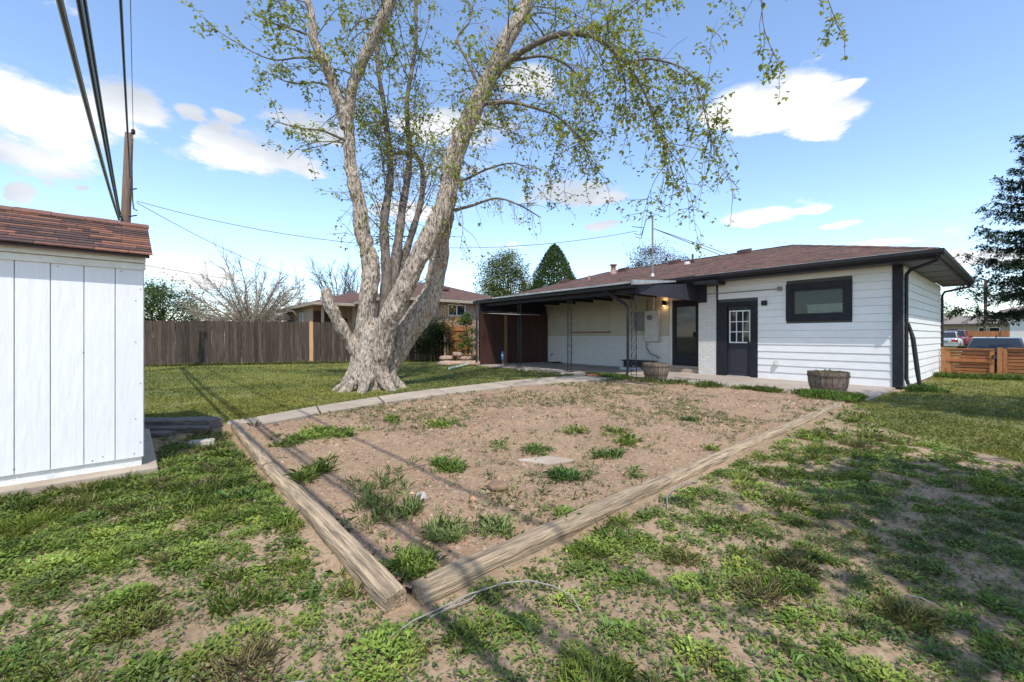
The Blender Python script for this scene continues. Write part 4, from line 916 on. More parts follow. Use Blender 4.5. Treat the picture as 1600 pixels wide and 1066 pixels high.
# ================================================================== CARS
def car(name, loc, rz, L_, W, Ht, paint, label, lamps=True):
    c = empty(name, loc, rz); tag(c, label, 'car', 'parked cars beyond the side gate')
    hw_ = W/2; zb, zw = .22, Ht*.62
    # body: lofted cross-sections along the length
    st = [(-.5, .80, .42, .92), (-.485, .93, .30, 1.0), (-.42, .98, .22, 1.02), (-.2, 1.0, .20, 1.0), (.1, 1.0, .20, .98), (.28, .98, .20, .93), (.42, .92, .22, .84), (.485, .84, .28, .74), (.5, .70, .38, .62)]
    vs = []; 
    for (t, wf, z0, zf) in st:
        x = t*L_; w = hw_*wf; z1 = zw*zf
        prof = [(-w*.86, z0), (-w, z0+.12), (-w*1.0, (z0+z1)/2+.05), (-w*.95, z1-.07), (-w*.84, z1), (w*.84, z1), (w*.95, z1-.07), (w, (z0+z1)/2+.05), (w, z0+.12), (w*.86, z0)]
        vs += [(x, a, b) for a, b in prof]
    q = 10; fs = [(i*q+k, i*q+(k+1) % q, (i+1)*q+(k+1) % q, (i+1)*q+k) for i in range(len(st)-1) for k in range(q)]+[tuple(range(q-1, -1, -1)), tuple((len(st)-1)*q+k for k in range(q))]
    b = MB().add(vs, fs).build('body', paint, c, True)
    # cabin
    cx = [(-.37, zw*1.0, .83), (-.22, Ht-.04, .66), (-.1, Ht, .68), (.02, Ht-.015, .68), (.09, Ht-.07, .67), (.27, zw*.93, .82)]
    vs = []
    for (t, z, wf) in cx: vs += [(t*L_, -hw_*wf, z), (t*L_, hw_*wf, z)]
    base = [(-.37*L_, -hw_*.84, zw*.9), (-.37*L_, hw_*.84, zw*.9), (.27*L_, -hw_*.84, zw*.85), (.27*L_, hw_*.84, zw*.85)]
    n = len(cx); fs = [(2*i, 2*i+2, 2*i+3, 2*i+1) for i in range(n-1)]
    vs += base; o = 2*n
    fs += [tuple([o]+[2*i for i in range(n)]+[o+2])[::-1], tuple([o+1]+[2*i+1 for i in range(n)]+[o+3]), (o, o+1, 1, 0), (2*n-2, 2*n-1, o+3, o+2), (o, o+2, o+3, o+1)]
    cb = MB().add(vs, fs).build('cabin', paint, c, True); bevel(cb, .10, 3)
    def quad(name, P, m):
        P = [Vector(p) for p in P]; nn = (P[1]-P[0]).cross(P[3]-P[0]).normalized()
        ctr = sum(P, Vector())/4
        if nn.dot(ctr-Vector((0, 0, zw))) < 0: nn = -nn
        MB().add([p+nn*.004 for p in P]+[p+nn*.012 for p in P], [(0, 1, 2, 3), (7, 6, 5, 4), (0, 4, 5, 1), (1, 5, 6, 2), (2, 6, 7, 3), (3, 7, 4, 0)]).build(name, m, c)
    def L3(p, q, t): return tuple(Vector(p).lerp(Vector(q), t))
    def pane(A, B, C_, D_, name, i=.07):   # inset quad
        ctr = (Vector(A)+Vector(B)+Vector(C_)+Vector(D_))/4; quad(name, [Vector(p).lerp(ctr, i) for p in (A, B, C_, D_)], GLASS)
    v = lambda k, s: (cx[k][0]*L_, s*hw_*cx[k][2], cx[k][1])
    pane(v(0, -1), v(0, 1), v(1, 1), v(1, -1), 'rear_window'); pane(v(5, -1), v(5, 1), v(4, 1), v(4, -1), 'windscreen')
    for s in (-1, 1):
        pane((-.25*L_, s*hw_*.80, zw*1.02), (-.02*L_, s*hw_*.80, zw*1.02), (-.03*L_, s*hw_*.69, Ht-.08), (-.2*L_, s*hw_*.68, Ht-.09), 'side_window', .04)
        pane((0, s*hw_*.80, zw*1.0), (.2*L_, s*hw_*.80, zw*.98), (.08*L_, s*hw_*.69, Ht-.12), (0, s*hw_*.69, Ht-.08), 'side_window', .04)
        MB().box(.17*L_, .17*L_+.1, min(s*hw_*.92, s*(hw_+.14)), max(s*hw_*.92, s*(hw_+.14)), zw*.98, zw*.98+.13).build('mirror', paint, c)
        for x in (-.31*L_, .31*L_):
            w = empty('wheel', (x, s*(hw_-.1), .32)); w.parent = c; w.rotation_euler = (R(90), 0, 0)
            MB().lathe([(.2, -.1), (.31, -.1), (.32, -.07), (.32, .07), (.31, .1), (.2, .1)], 20).build('tyre', RUBBER, w, True); MB().lathe([(.2, -.08), (.205, .08), (.06, .09)], 16).build('rim', RIM, w)
        if lamps:
            y0, y1 = sorted((s*hw_*.48, s*hw_*.90)); MB().box(-.5*L_-.006, -.47*L_, y0, y1, zw*.70, zw*.88).build('tail_light', REDL, c)
            y0, y1 = sorted((s*hw_*.5, s*hw_*.8)); MB().box(.475*L_, .497*L_, y0, y1, zw*.5, zw*.62).build('headlight', WINW, c)
    MB().box(-.5*L_-.012, -.5*L_+.03, -.24, .24, zw*.66, zw*.80).build('number_plate', METERD, c)
    MB().box(-.5*L_-.03, -.47*L_, -hw_*.9, hw_*.9, .30, .46).build('bumper', paint, c)
    MB().prism([(-.09*L_-.1, Ht-.012), (-.09*L_+.1, Ht-.012), (-.09*L_-.02, Ht+.06), (-.09*L_-.07, Ht+.06)], 1, -.02, .02).build('antenna_fin', paint, c)
    return c
PB = mat('black_car_paint', (.012, .013, .016), (.01, .011, .013), .12, 3, spec=.7); PS = mat('silver_car_paint', (.52, .53, .54), (.48, .49, .5), .3, 3, metal=.4); PM = mat('maroon_car_paint', (.16, .02, .06), (.13, .016, .05), .25, 3)
car('parked_car', (20.6, 17.95, float(gz(20.6, 17.95))), TH, 4.7, 1.95, 1.42, PB, 'black car seen from behind just over the low cedar gate')
car('parked_car', (at(1480, 530, 38).x, 38, 0), TH, 4.6, 1.85, 1.56, PS, 'silver car parked beyond the gate, seen from behind')
car('parked_car', (at(1494.5, 530, 45).x, 45, 0), TH, 4.6, 1.9, 1.78, PM, 'maroon car partly hidden behind the silver car')

# ================================================================== POLES AND WIRES
def wire(name, a, b, sag, r, m, label, cat='wire', n=24, grp=None):
    a = Vector(a); b = Vector(b); pts = []
    for i in range(n+1):
        t = i/n; p = a.lerp(b, t); p.z -= sag*4*t*(1-t); pts.append(p)
    o = MB().tube(pts, r, 6).build(name, m); tag(o, label, cat, grp); return o
def poles():
    pb = Vector((-11.6, 12.7, 0)); p = empty('utility_pole', pb); tag(p, 'brown wooden utility pole rising behind the white shed', 'pole')
    MB().tube([(-.12, 0, -.1), (-.06, 0, 3.5), (.09, 0, 7.25)], [.14, .125, .10], 14).build('shaft', POLEM, p, True)
    MB().box(.10, .16, -.05, .05, 7.0, 7.1).build('bracket', GALV, p); MB().lathe([(.03, 0), (.06, .04), (.04, .08), (.06, .11), (.02, .16)], 10).build('insulator', BLACKM, p, True, (.21, 0, 7.22)); MB().tube([(.1, 0, 7.05), (.21, 0, 7.1), (.21, 0, 7.24)], .015, 6).build('pin', GALV, p)
    MB().tube([(.16, 0, 7.0), (.2, -.02, 5.6), (.24, -.05, 5.2), (.30, -.08, 4.95), (.42, -.1, 4.9)], .018, 6).build('drop_cable', CABLE, p)
    for z in (5.55, 4.75): MB().tube([(.1, 0, z), (.36, -.05, z+.02)], .018, 6).build('bracket', BLACKM, p)
    MB().tube([(.36, 0, 4.3), (.36, 0, 3.0)], .02, 6).tube([(.12, 0, 3.2), (.36, 0, 3.2)], .012, 5).tube([(.12, 0, 4.0), (.36, 0, 4.0)], .012, 5).build('ground_pipe', METERD, p)
    n = 30
    def run(z0, end, sag, r, m, label, name='overhead_cable', off=(0, 0)):
        return wire(name, pb+Vector((off[0], off[1], z0)), end, sag, r, m, label, 'cable', n, 'overhead cables running from the pole over the yard')
    run(4.62, (5.2, -7.0, 5.3), .55, .029, CABLEG, 'thick grey overhead cable, leftmost above the shed', off=(-.12, -.1))
    run(4.70, (5.55, -7.0, 5.35), .50, .023, CABLE, 'thick black overhead cable just right of the thick grey one', off=(-.10, -.1))
    run(4.78, (5.62, -7.0, 5.45), .50, .018, CABLE, 'second black overhead cable bundled beside the thick black one', off=(-.08, -.1))
    run(5.9, (5.6, -6.6, 5.9), .10, .019, CABLE, 'black overhead cable dropping past the pole top', off=(.16, -.05))
    run(7.34, (5.2, -6.0, 8.0), .4, .007, CABLEG, 'very thin overhead wire ending at the pole insulator', off=(.21, 0))
    mt = HM @ MAST_TOP
    wire('service_wire', pb+Vector((.36, -.05, 5.2)), mt+Vector((-.45, .2, -.42)), .95, .010, CABLEG, 'thin service wire crossing behind the big tree to the roof mast')
    wire('phone_wire', pb+Vector((.36, -.05, 5.15)), (-9.0, 24.2, 3.7), .5, .009, CABLEG, 'thin wire from the pole to the brick house behind the fence')
    wire('phone_wire', (-16.5, 15.5, 4.35), (-8.5, 25.5, 3.75), .3, .010, CABLEG, 'lower thin wire crossing above the green tree left of the fence')
    wire('phone_wire', (-19.5, 17, 3.9), (-9, 27, 3.6), .3, .008, CABLEG, 'lowest faint wire just above the green tree behind the fence')
    wire('guy_wire', mt+Vector((0, 0, -.38)), HM @ Vector((1.9, 4.0, 3.66)), 0, .012, CABLEG, 'right guy wire from the roof mast down to the shingles', 'wire', 4)
    wire('guy_wire', mt+Vector((0, 0, -.38)), HM @ Vector((2.4, 4.6, 3.82)), 0, .012, CABLEG, 'left guy wire from the roof mast down to the shingles', 'wire', 4)
    q = at(1540, 520, 54); e = empty('street_pole', (q.x, q.y, 0)); tag(e, 'distant utility pole across the street behind the spruce', 'pole')
    MB().tube([(0, 0, 0), (0, 0, 8.4)], [.2, .14], 8).build('shaft', POLEM, e); MB().box(-.9, .9, -.06, .06, 7.6, 7.72).build('crossarm', POLEM, e)
    for k, z in enumerate((7.8, 6.3, 4.9, 4.75)):
        wire('street_wire', (q.x-46, q.y+14, z+.3), (q.x, q.y, z), .7, .018, CABLE, ['highest wire at the street pole', 'second wire at the street pole', 'third wire at the street pole', 'lowest wire at the street pole'][k], 'wire', 14)
        
poles()
# drip tubes and sticks on the ground
def tubes():
    def on(pts): return [Vector((*gp(x, y, .02).xy, float(gz(gp(x, y).x, gp(x, y).y))+dz)) for x, y, dz in pts]
    for k, (pts, r, lab) in enumerate([
        ([(585, 1003, .01), (612, 982, .02), (645, 962, .03), (690, 940, .03), (735, 922, .035), (790, 909, .045), (830, 908, .05), (865, 917, .05), (893, 932, .045), (908, 949, .02)], .0034, 'long grey drip tube arching in front of the near right timber'),
        ([(672, 951, .02), (700, 938, .02), (735, 925, .02), (760, 905, .02)], .0034, 'short grey drip tube lying beside the longer arching one'),
        ([(1043, 790, .01), (1042, 778, .03), (1052, 765, .04), (1075, 752, .03), (1090, 748, .01)], .004, 'grey drip tube curling beside the middle right timber'),
        ([(410, 1064, .01), (440, 1058, .025), (470, 1052, .02), (488, 1044, .01)], .0036, 'grey drip tube at the bottom left in the weeds'),
        ([(1415, 918, .01), (1440, 926, .02), (1468, 936, .01)], .0035, 'pale dry stick lying in the shaded grass at right')]):
        P = on(pts); Q = []
        for i in range(len(P)-1):
            for t in (0, .5): Q.append(P[i].lerp(P[i+1], t))
        Q.append(P[-1]); o = MB().tube(Q, r, 7).build('drip_tube' if k < 4 else 'dry_stick', TUBE, None, True); tag(o, lab, 'tube' if k < 4 else 'stick')
    P = [Vector((*gp(x, y, .03).xy, .035+float(bed_z(gp(x, y).x, gp(x, y).y))*.5)) for x, y in [(600, 744), (632, 737), (665, 729)]]
    o = MB().tube(P, .004, 6).build('rusty_wire', HOOP); tag(o, 'thin rusty wire lying on the bed beside the weeds', 'wire')
tubes()

# ================================================================== TREES
def tri_of(V, T): return V, T
def curve_pts(pts, n):
    """Catmull-Rom through pts (x, y, z, r)"""
    P = [np.array(p, float) for p in pts]; P = [2*P[0]-P[1]]+P+[2*P[-1]-P[-2]]; out = []
    for i in range(1, len(P)-2):
        for k in range(n):
            t = k/n; a, b, c, d_ = P[i-1], P[i], P[i+1], P[i+2]
            out.append(.5*((2*b)+(c-a)*t+(2*a-5*b+4*c-d_)*t*t+(3*b-a-3*c+d_)*t**3))
    out.append(P[-2]); return out
class Wood:
    """many tapered branches in one numpy mesh"""
    def __init__(s): s.V = []; s.T = []; s.o = 0
    def branch(s, pts, rad, n=5):
        pts = np.asarray(pts, float); m = len(pts); rad = np.asarray(rad, float)
        t = np.gradient(pts, axis=0); t /= np.linalg.norm(t, axis=1)[:, None]+1e-9
        ref = np.where(np.abs(t[:, 2:3]) < .9, np.array([[0, 0, 1.]]), np.array([[1., 0, 0]]))
        a = np.cross(t, ref); a /= np.linalg.norm(a, axis=1)[:, None]+1e-9; b = np.cross(a, t)
        th = np.arange(n)*2*np.pi/n
        ring = pts[:, None]+(a[:, None]*np.cos(th)[None, :, None]+b[:, None]*np.sin(th)[None, :, None])*rad[:, None, None]
        s.V.append(ring.reshape(-1, 3))
        i = (np.arange(m-1)[:, None]*n+np.arange(n)[None, :]); j = (np.arange(m-1)[:, None]*n+(np.arange(n)[None, :]+1) % n)
        q = np.stack([i, j, j+n, i+n], -1).reshape(-1, 4)
        s.T.append(q+s.o); s.o += m*n
    def build(s, name, m, parent=None): return np_mesh(name, np.concatenate(s.V), np.concatenate(s.T), m, None, parent, True)
def rdir(rg): 
    v = rg.normal(size=3); return v/np.linalg.norm(v)
def shoot(rg, start, d, ln, steps, grav, wander):
    pts = [np.array(start, float)]; d = np.array(d, float); d /= np.linalg.norm(d)
    for i in range(steps):
        d = d+rdir(rg)*wander+np.array([0, 0, -grav]); d /= np.linalg.norm(d); pts.append(pts[-1]+d*ln/steps)
    return np.array(pts)
MAPLE = [(.36, .42, .075), (.28, .35, .055), (.43, .46, .09), (.23, .30, .05), (.38, .36, .075)]

def big_tree():
    base = gp(580, 606); D0 = base.y
    t = empty('maple_tree', (base.x, base.y, 0)); tag(t, 'huge old multi-stemmed maple with pale flaking bark on the lawn', 'tree')
    bx = np.array([base.x, base.y, 0.])
    def q(x, y, dd, wpx): # photo direction at this tree's own distance plus a depth offset of its own
        p = at(x, y, D0+dd); return (p.x-bx[0], p.y-bx[1], p.z, wpx*.77/2/F*(D0+dd))
    limbs = [
        [q(580, 614, 0, 84), q(580, 590, 0, 66), q(580, 565, 0, 63), q(584, 540, 0, 62), q(590, 518, .05, 52), q(594, 500, .1, 34)],              # bole
        [q(574, 565, 0, 40), q(548, 533, -.15, 27), q(529, 505, -.3, 24), q(516, 478, -.4, 22), q(508, 452, -.45, 20)],                              # sawn stub
        [q(568, 560, 0, 44), q(570, 500, -.05, 33), q(578, 445, 0, 33), q(574, 390, .05, 31), q(562, 335, .1, 27), q(550, 270, .15, 23), q(544, 200, .1, 21), q(552, 130, 0, 20), q(580, 65, -.2, 19), q(612, 0, -.4, 18), q(640, -70, -.5, 16), q(655, -150, -.6, 15), q(650, -260, -.7, 9)],
        [q(592, 565, -.1, 46), q(606, 505, -.3, 40), q(636, 440, -.4, 38), q(664, 385, -.45, 38), q(694, 325, -.4, 38), q(708, 245, -.25, 36), q(742, 170, -.1, 33), q(777, 95, .0, 30), q(812, 25, .1, 28), q(845, -50, .2, 25), q(880, -140, .4, 25), q(900, -260, .6, 12)],
        [q(600, 578, .2, 48), q(636, 520, .4, 46), q(668, 472, .5, 42), q(682, 425, .5, 33), q(692, 378, .25, 27), q(699, 335, -.1, 23), q(704, 295, -.32, 16)],
        [q(600, 500, .35, 34), q(604, 430, .45, 27), q(600, 350, .6, 22), q(610, 270, .7, 17), q(602, 180, .8, 13), q(590, 90, .9, 10), q(600, -10, 1.0, 7)],
        [q(606, 480, .45, 30), q(618, 410, .7, 26), q(628, 330, .9, 20), q(640, 250, 1.0, 15), q(636, 160, 1.1, 11), q(650, 60, 1.2, 9), q(645, -60, 1.3, 6)],
        [q(622, 430, .8, 22), q(642, 370, 1.0, 17), q(660, 300, 1.1, 14), q(652, 245, 1.2, 12), q(600, 240, 1.2, 9)],
        [q(543, 200, .1, 25), q(530, 160, 0, 22), q(512, 110, -.15, 21), q(492, 70, -.3, 18), q(486, 20, -.4, 15), q(470, -60, -.5, 9), q(460, -140, -.5, 5)],
        [q(772, 120, 0, 17), q(800, 92, -.2, 14), q(838, 68, -.5, 12), q(880, 53, -.8, 11), q(920, 55, -1.1, 9.5), q(950, 72, -1.3, 8), q(980, 100, -1.5, 6.5)],
    ]
    mb = MB()
    for L in [limbs[k] for k in (0, 1, 2, 3, 4, 8)]:
        c = curve_pts(L, 5); mb.tube([(p[0]+.05*mnoise.noise(Vector((p[2]*1.6, L[0][0]*9, 1.)))*min(1, i_/8), p[1], p[2]) for i_, p in enumerate(c)], [max(p[3], .012)*(1+.14*mnoise.noise(Vector((p[2]*2.3, L[-1][0]*7, 4.)))) for p in c], 16)
    rg = np.random.default_rng(3)
    for k in range(9):  # root flare
        a = k*.70+rg.normal(0, .1); s = .98+.35*rg.random(); ca, sa = math.cos(a), math.sin(a)
        mb.tube([(.24*ca, .24*sa, .80), (.34*ca, .34*sa, .32), (.50*ca*s, .50*sa*s, .06), (.68*ca*s, .68*sa*s, -.05)], [.16, .17, .11, .05], 10)
    rough = mb.mesh('tmp', BARK); o = link('tmp', rough)
    m = o.modifiers.new('r', 'REMESH'); m.mode = 'VOXEL'; m.voxel_size = .018
    m2 = o.modifiers.new('s', 'SMOOTH'); m2.iterations = 4; m2.factor = .5
    dg = bpy.context.evaluated_depsgraph_get(); me = bpy.data.meshes.new_from_object(o.evaluated_get(dg))
    bpy.data.objects.remove(o); bpy.data.meshes.remove(rough)
    nv = len(me.vertices); co = np.empty(nv*3, np.float32); me.vertices.foreach_get('co', co); co = co.reshape(-1, 3)
    no = np.empty(nv*3, np.float32); me.vertex_normals.foreach_get('vector', no); no = no.reshape(-1, 3)
    dsp = np.empty(nv)
    for i in range(nv):
        x, y, z = co[i]
        a = mnoise.noise(Vector((x*9, y*9, z*2.4))); b = mnoise.noise(Vector((x*22, y*22, z*6+5))); c = mnoise.noise(Vector((x*2.2, y*2.2, z*1.5+9)))
        dsp[i] = (.28-abs(a))*.085+b*.016+c*.03
    amp = np.clip((9.5-co[:, 2])/5, .35, 1)
    co = co+no*(dsp*amp)[:, None]
    me.vertices.foreach_set('co', co.astype(np.float32).ravel()); me.materials.clear(); me.materials.append(BARK)
    me.polygons.foreach_set('use_smooth', np.ones(len(me.polygons), bool)); me.update()
    link('trunk', me, t)
    # sawn end of the stub
    e = curve_pts(limbs[1], 2)[-1]
    # ---------------- branches, twigs, leaves
    wood = Wood(); pale = Wood(); P, AZ = [], []
    for k_ in (5, 6, 7, 9):
        c_ = np.array(curve_pts(limbs[k_], 7)); wood.branch(c_[:, :3], np.maximum(c_[:, 3]*(.8 if k_ != 9 else 1), .008)*(1+.1*np.sin(np.arange(len(c_))*1.7)), 9)
    def clump(p, k, spread=.06):
        for _ in range(k): P.append(p+rg.normal(0, spread, 3))
    def twigs(pts, n, ln, grav, leaf, lo=.15, spread=1.0, nodes=6, rad=.006, bias=None, wander=.25, w=wood):
        for _ in range(n):
            t_ = rg.uniform(lo, 1)**.8; i = min(int(t_*(len(pts)-1)), len(pts)-2); s = pts[i]+(pts[i+1]-pts[i])*rg.random()
            d = (pts[i+1]-pts[i]); d = d/np.linalg.norm(d)*.6+rdir(rg)*spread
            if bias is not None: d = d+np.array(bias)
            l = ln*rg.uniform(.5, 1.25); tw = shoot(rg, s, d, l, nodes, grav, wander); w.branch(tw, np.linspace(rad, .003, nodes+1), 4)
            for j in range(2, nodes+1):
                if rg.random() < leaf*.72: clump(tw[j], rg.integers(2, 6), .05)
    def limb(k, a, b): c = np.array(curve_pts(limbs[k], 6)); return c[int(a*len(c)):int(b*len(c)), :3]
    def sub(pts, n, ln, grav, wander, rad, kids, kln, kgrav, leaf, bias=None, lo=.0, spread=.9, kb=None):
        for _ in range(n):
            i = rg.integers(int(lo*len(pts)), len(pts)-1); d = rdir(rg)*spread+np.array(bias if bias is not None else (0, 0, .3))
            l = ln*rg.uniform(.6, 1.25); st = 9; br = shoot(rg, pts[i], d, l, st, grav, wander); wood.branch(br, np.linspace(rad, rad*.3, st+1), 6)
            twigs(br, kids, kln, kgrav, leaf, .25, bias=kb)
    # explicit arching branch tips on the right, seen one by one in the photo
    ex = [
        [q(980, 100, -1.5, 8), q(1010, 92, -1.7, 7), q(1045, 98, -1.8, 6), q(1075, 112, -1.9, 5), q(1092, 140, -2, 4), q(1102, 180, -2, 3), q(1112, 222, -2, 2)],
        [q(955, 76, -1.3, 8), q(972, 110, -1.3, 6), q(978, 150, -1.3, 4), q(972, 200, -1.3, 3)],
        [q(980, 100, -1.5, 6), q(1000, 130, -1.5, 5), q(1018, 170, -1.5, 4), q(1035, 215, -1.5, 3), q(1048, 262, -1.5, 2)],
        [q(925, 57, -1.1, 8), q(950, 35, -1.0, 6), q(975, 12, -.9, 5), q(1010, -8, -.8, 4), q(1050, -20, -.7, 3)],
        [q(800, 95, -.2, 10), q(850, 88, -.1, 8), q(890, 105, .1, 7), q(915, 140, .3, 5), q(930, 190, .4, 3)],
        [q(757, 162, -.1, 14), q(800, 160, -.3, 11), q(845, 172, -.5, 8), q(870, 182, -.6, 6), q(905, 215, -.7, 4), q(925, 260, -.7, 3)],
        [q(757, 145, -.05, 11), q(742, 120, 0, 10), q(730, 95, .1, 8), q(715, 60, .2, 7), q(735, 30, .3, 5), q(728, -10, .4, 4)],
        [q(694, 332, -.38, 10), q(735, 322, -.2, 9), q(775, 310, -.3, 6), q(810, 320, -.5, 5), q(845, 340, -.6, 3)],
        [q(702, 285, -.32, 9), q(728, 280, -.2, 8), q(760, 265, -.2, 6), q(800, 255, -.3, 4), q(830, 265, -.4, 3)],
        [q(540, 220, .1, 9), q(505, 205, -.2, 6), q(470, 200, -.4, 4), q(430, 190, -.6, 3)],
        [q(515, 95, -.2, 9), q(470, 90, -.3, 6), q(420, 92, -.4, 4), q(350, 55, -.5, 3), q(322, 32, -.5, 2)],
        [q(550, 150, 0, 8), q(500, 130, .3, 5), q(455, 130, .4, 4), q(410, 110, .5, 3)],
        [q(495, 60, -.3, 8), q(455, 45, -.4, 5), q(420, 35, -.4, 3)],
        [q(850, -60, .2, 16), q(950, -120, -1, 12), q(1060, -130, -1.8, 9), q(1150, -90, -2.3, 5), q(1185, -20, -2.5, 3), q(1195, 50, -2.5, 2.4), q(1222, 108, -2.5, 2)],
        [q(1100, -120, -2.0, 9), q(1180, -130, -2.2, 7), q(1260, -80, -2.3, 3.4), q(1290, -10, -2.4, 2.2), q(1310, 45, -2.4, 2)],
        [q(1060, -130, -1.8, 8), q(1100, -80, -1.8, 5), q(1130, -20, -1.8, 3), q(1145, 0, -1.8, 2)],
    ]
    exc = []
    for L in ex:
        c = np.array(curve_pts(L, 5)); exc.append(c[:, :3]); wood.branch(c[:, :3], np.maximum(c[:, 3]*.68, .005), 7)
    dn = (.0, 0, -.5)
    for k, (n, ln) in enumerate([(24, 1.1), (17, 1.0), (26, 1.0), (18, .8), (20, .9), (26, .9), (14, .8), (10, .6), (12, .7), (13, .55), (13, .5), (14, .55), (11, .5), (16, .6), (11, .5), (7, .4)]):
        twigs(exc[k], n, ln, .10, .85 if k not in (7,) else .3, .12, .8, 8, .006, dn if k in (0, 1, 2, 3, 4, 5, 13, 14, 15) else (0, 0, -.1))
    arch = limb(9, .25, 1.0); twigs(arch, 26, 1.5, .13, .85, .0, .8, 10, .007, (.1, 0, -.35)); sub(arch, 15, 2.35, .17, .17, .009, 10, .5, .08, .62, (.35, -.1, .0), .2, .7, (0, 0, -.2)); sub(exc[2], 6, 1.9, .15, .17, .007, 8, .5, .08, .6, (.2, 0, -.2), .2, .7, (0, 0, -.2)); sub(exc[5], 9, 2.0, .15, .18, .008, 9, .5, .08, .6, (.25, 0, -.2), .1, .7, (0, 0, -.2)); sub(exc[4], 8, 1.8, .14, .18, .008, 8, .5, .08, .6, (.2, 0, -.2), .1, .7, (0, 0, -.2)); sub(exc[0], 6, 1.2, .13, .17, .006, 7, .45, .08, .6, (.1, 0, -.3), .2, .6, (0, 0, -.2)); twigs(arch, 18, .7, .0, .8, 0, .8, 6, .006, (0, 0, .6))
    sub(limb(3, .55, .85), 14, 1.7, .05, .22, .018, 10, .75, .06, .75, (.7, 0, .15))
    sub(limb(3, .45, .7), 14, 1.3, .05, .25, .014, 8, .6, .06, .5, (-.2, .1, .2)); sub(limb(3, .4, .62), 10, 1.5, .07, .2, .013, 9, .55, .06, .6, (.8, -.1, 0))
    sub(limb(2, .45, .8), 8, 1.3, .04, .25, .016, 7, .6, .05, .75, (-.7, 0, .25))
    sub(limb(2, .6, .9), 8, 1.4, .0, .22, .016, 7, .6, .04, .7, (.1, 0, .5))
    sub(limb(8, .3, .9), 9, 1.0, .05, .25, .014, 7, .5, .05, .8, (-.35, 0, .2))
    for k in (5, 6): sub(limb(k, .25, 1.), 24, 1.6, -.05, .16, .015, 10, .65, .02, .6, (0, 0, 1.0), spread=.75)
    sub(limb(7, .2, 1.), 18, 1.5, -.05, .18, .014, 9, .6, .02, .55, (0, 0, .8), spread=.8)
    sub(limb(3, .8, 1.), 10, 1.9, .06, .2, .02, 9, .8, .06, .7, (.3, -.1, .4)); sub(limb(2, .82, 1.), 8, 1.7, .04, .2, .02, 9, .8, .06, .7, (0, 0, .5))
    # water shoots and epicormic tufts along the big limbs
    twigs(limb(2, .2, .7), 46, .45, .02, .35, 0, 1.0, 5, .004); twigs(limb(3, .3, .8), 40, .5, .03, .35, 0, 1.0, 5, .004)
    for k, a, b in ((2, .25, .9), (3, .45, .95), (5, .2, .6), (8, .1, .6)):
        L = limb(k, a, b)
        for i in rg.integers(0, len(L), 16): clump(L[i]+rdir(rg)*.16, 5, .06)
    # pale dead twigs tangled round the middle
    for k, a, b, n in ((3, .35, .68, 130), (6, .2, .7, 60), (5, .2, .6, 50), (7, .2, 1, 60), (2, .3, .6, 40)):
        twigs(limb(k, a, b), n, .9, .06, .0, 0, 1.0, 9, .007, None, .36, pale)
    twigs(exc[7], 26, .5, .08, .12, 0, .9, 7, .004, (0, 0, -.3)); twigs(exc[8], 18, .5, .08, .2, 0, .9, 7, .004, (0, 0, -.3))
    wood.build('branches', BARKS, t)['kind'] = 'stuff'; pale.build('dead_twigs', TWIGP, t)['kind'] = 'stuff'
    P = np.array(P); n = len(P)
    V, T, c = leafset(P, rg.random(n)*6.283, rg.uniform(-.9, .5, n), rg.uniform(.055, .10, n), rg.uniform(.045, .075, n), rg.uniform(-.1, .5, n), tint(n, MAPLE, .22))
    cr = np_mesh('crown', V, T, LEAF, c, t); cr['kind'] = 'stuff'
    return n
NL = big_tree()

def leafy(name, loc, label, trunk_h, crown, n_clump, n_leaf, size, pal, tr=.15, seed=1, grp=None, bark=BARKD, cat='tree', gap=.5, cz=None, elong=1.0):
    """crown = (cx, cy, cz, rx, ry, rz) relative to loc"""
    rg = np.random.default_rng(seed); t = empty(name, loc); tag(t, label, cat, grp)
    cx, cy, cz_, rx, ry, rz = crown; w = Wood(); C = []
    top = np.array([cx, cy, cz_+rz*.3]); st = np.array([[0, 0, -.1], [cx*.2, cy*.2, trunk_h], [cx*.6, cy*.6, (trunk_h+top[2])/2], top]); w.branch(st, [tr*1.3, tr, tr*.7, tr*.25], 8)
    for i in range(n_clump):
        v = rdir(rg); r = rg.uniform(gap, 1.0)**.6; p = np.array([cx+v[0]*rx*r, cy+v[1]*ry*r, cz_+v[2]*rz*r*(1 if v[2] > 0 else .85)]); C.append(p)
        s = st[1]+(st[2]-st[1])*rg.random()
        mid = (s+p)/2+rg.normal(0, .12*rx, 3)*.5; w.branch([s, mid, p], [tr*.35, tr*.2, .008], 5)
    w.build('trunk', bark, t)
    C = np.array(C); k = rg.integers(0, n_clump, n_leaf); sc = (min(rx, rz)*.26)*rg.uniform(.5, 1.2, n_clump)
    P = C[k]+rg.normal(0, 1, (n_leaf, 3))*sc[k][:, None]*np.array([1, 1, .75])
    tone = rg.uniform(.72, 1.2, n_clump)[k]
    V, T, c = leafset(P, rg.random(n_leaf)*6.283, rg.uniform(-.7, .7, n_leaf), rg.uniform(.7, 1.3, n_leaf)*size, rg.uniform(.5, .8, n_leaf)*size*elong, rg.uniform(-.1, .4, n_leaf), tint(n_leaf, pal)*tone[:, None])
    o = np_mesh('crown', V, T, LEAF, c, t); o['kind'] = 'stuff'; return t
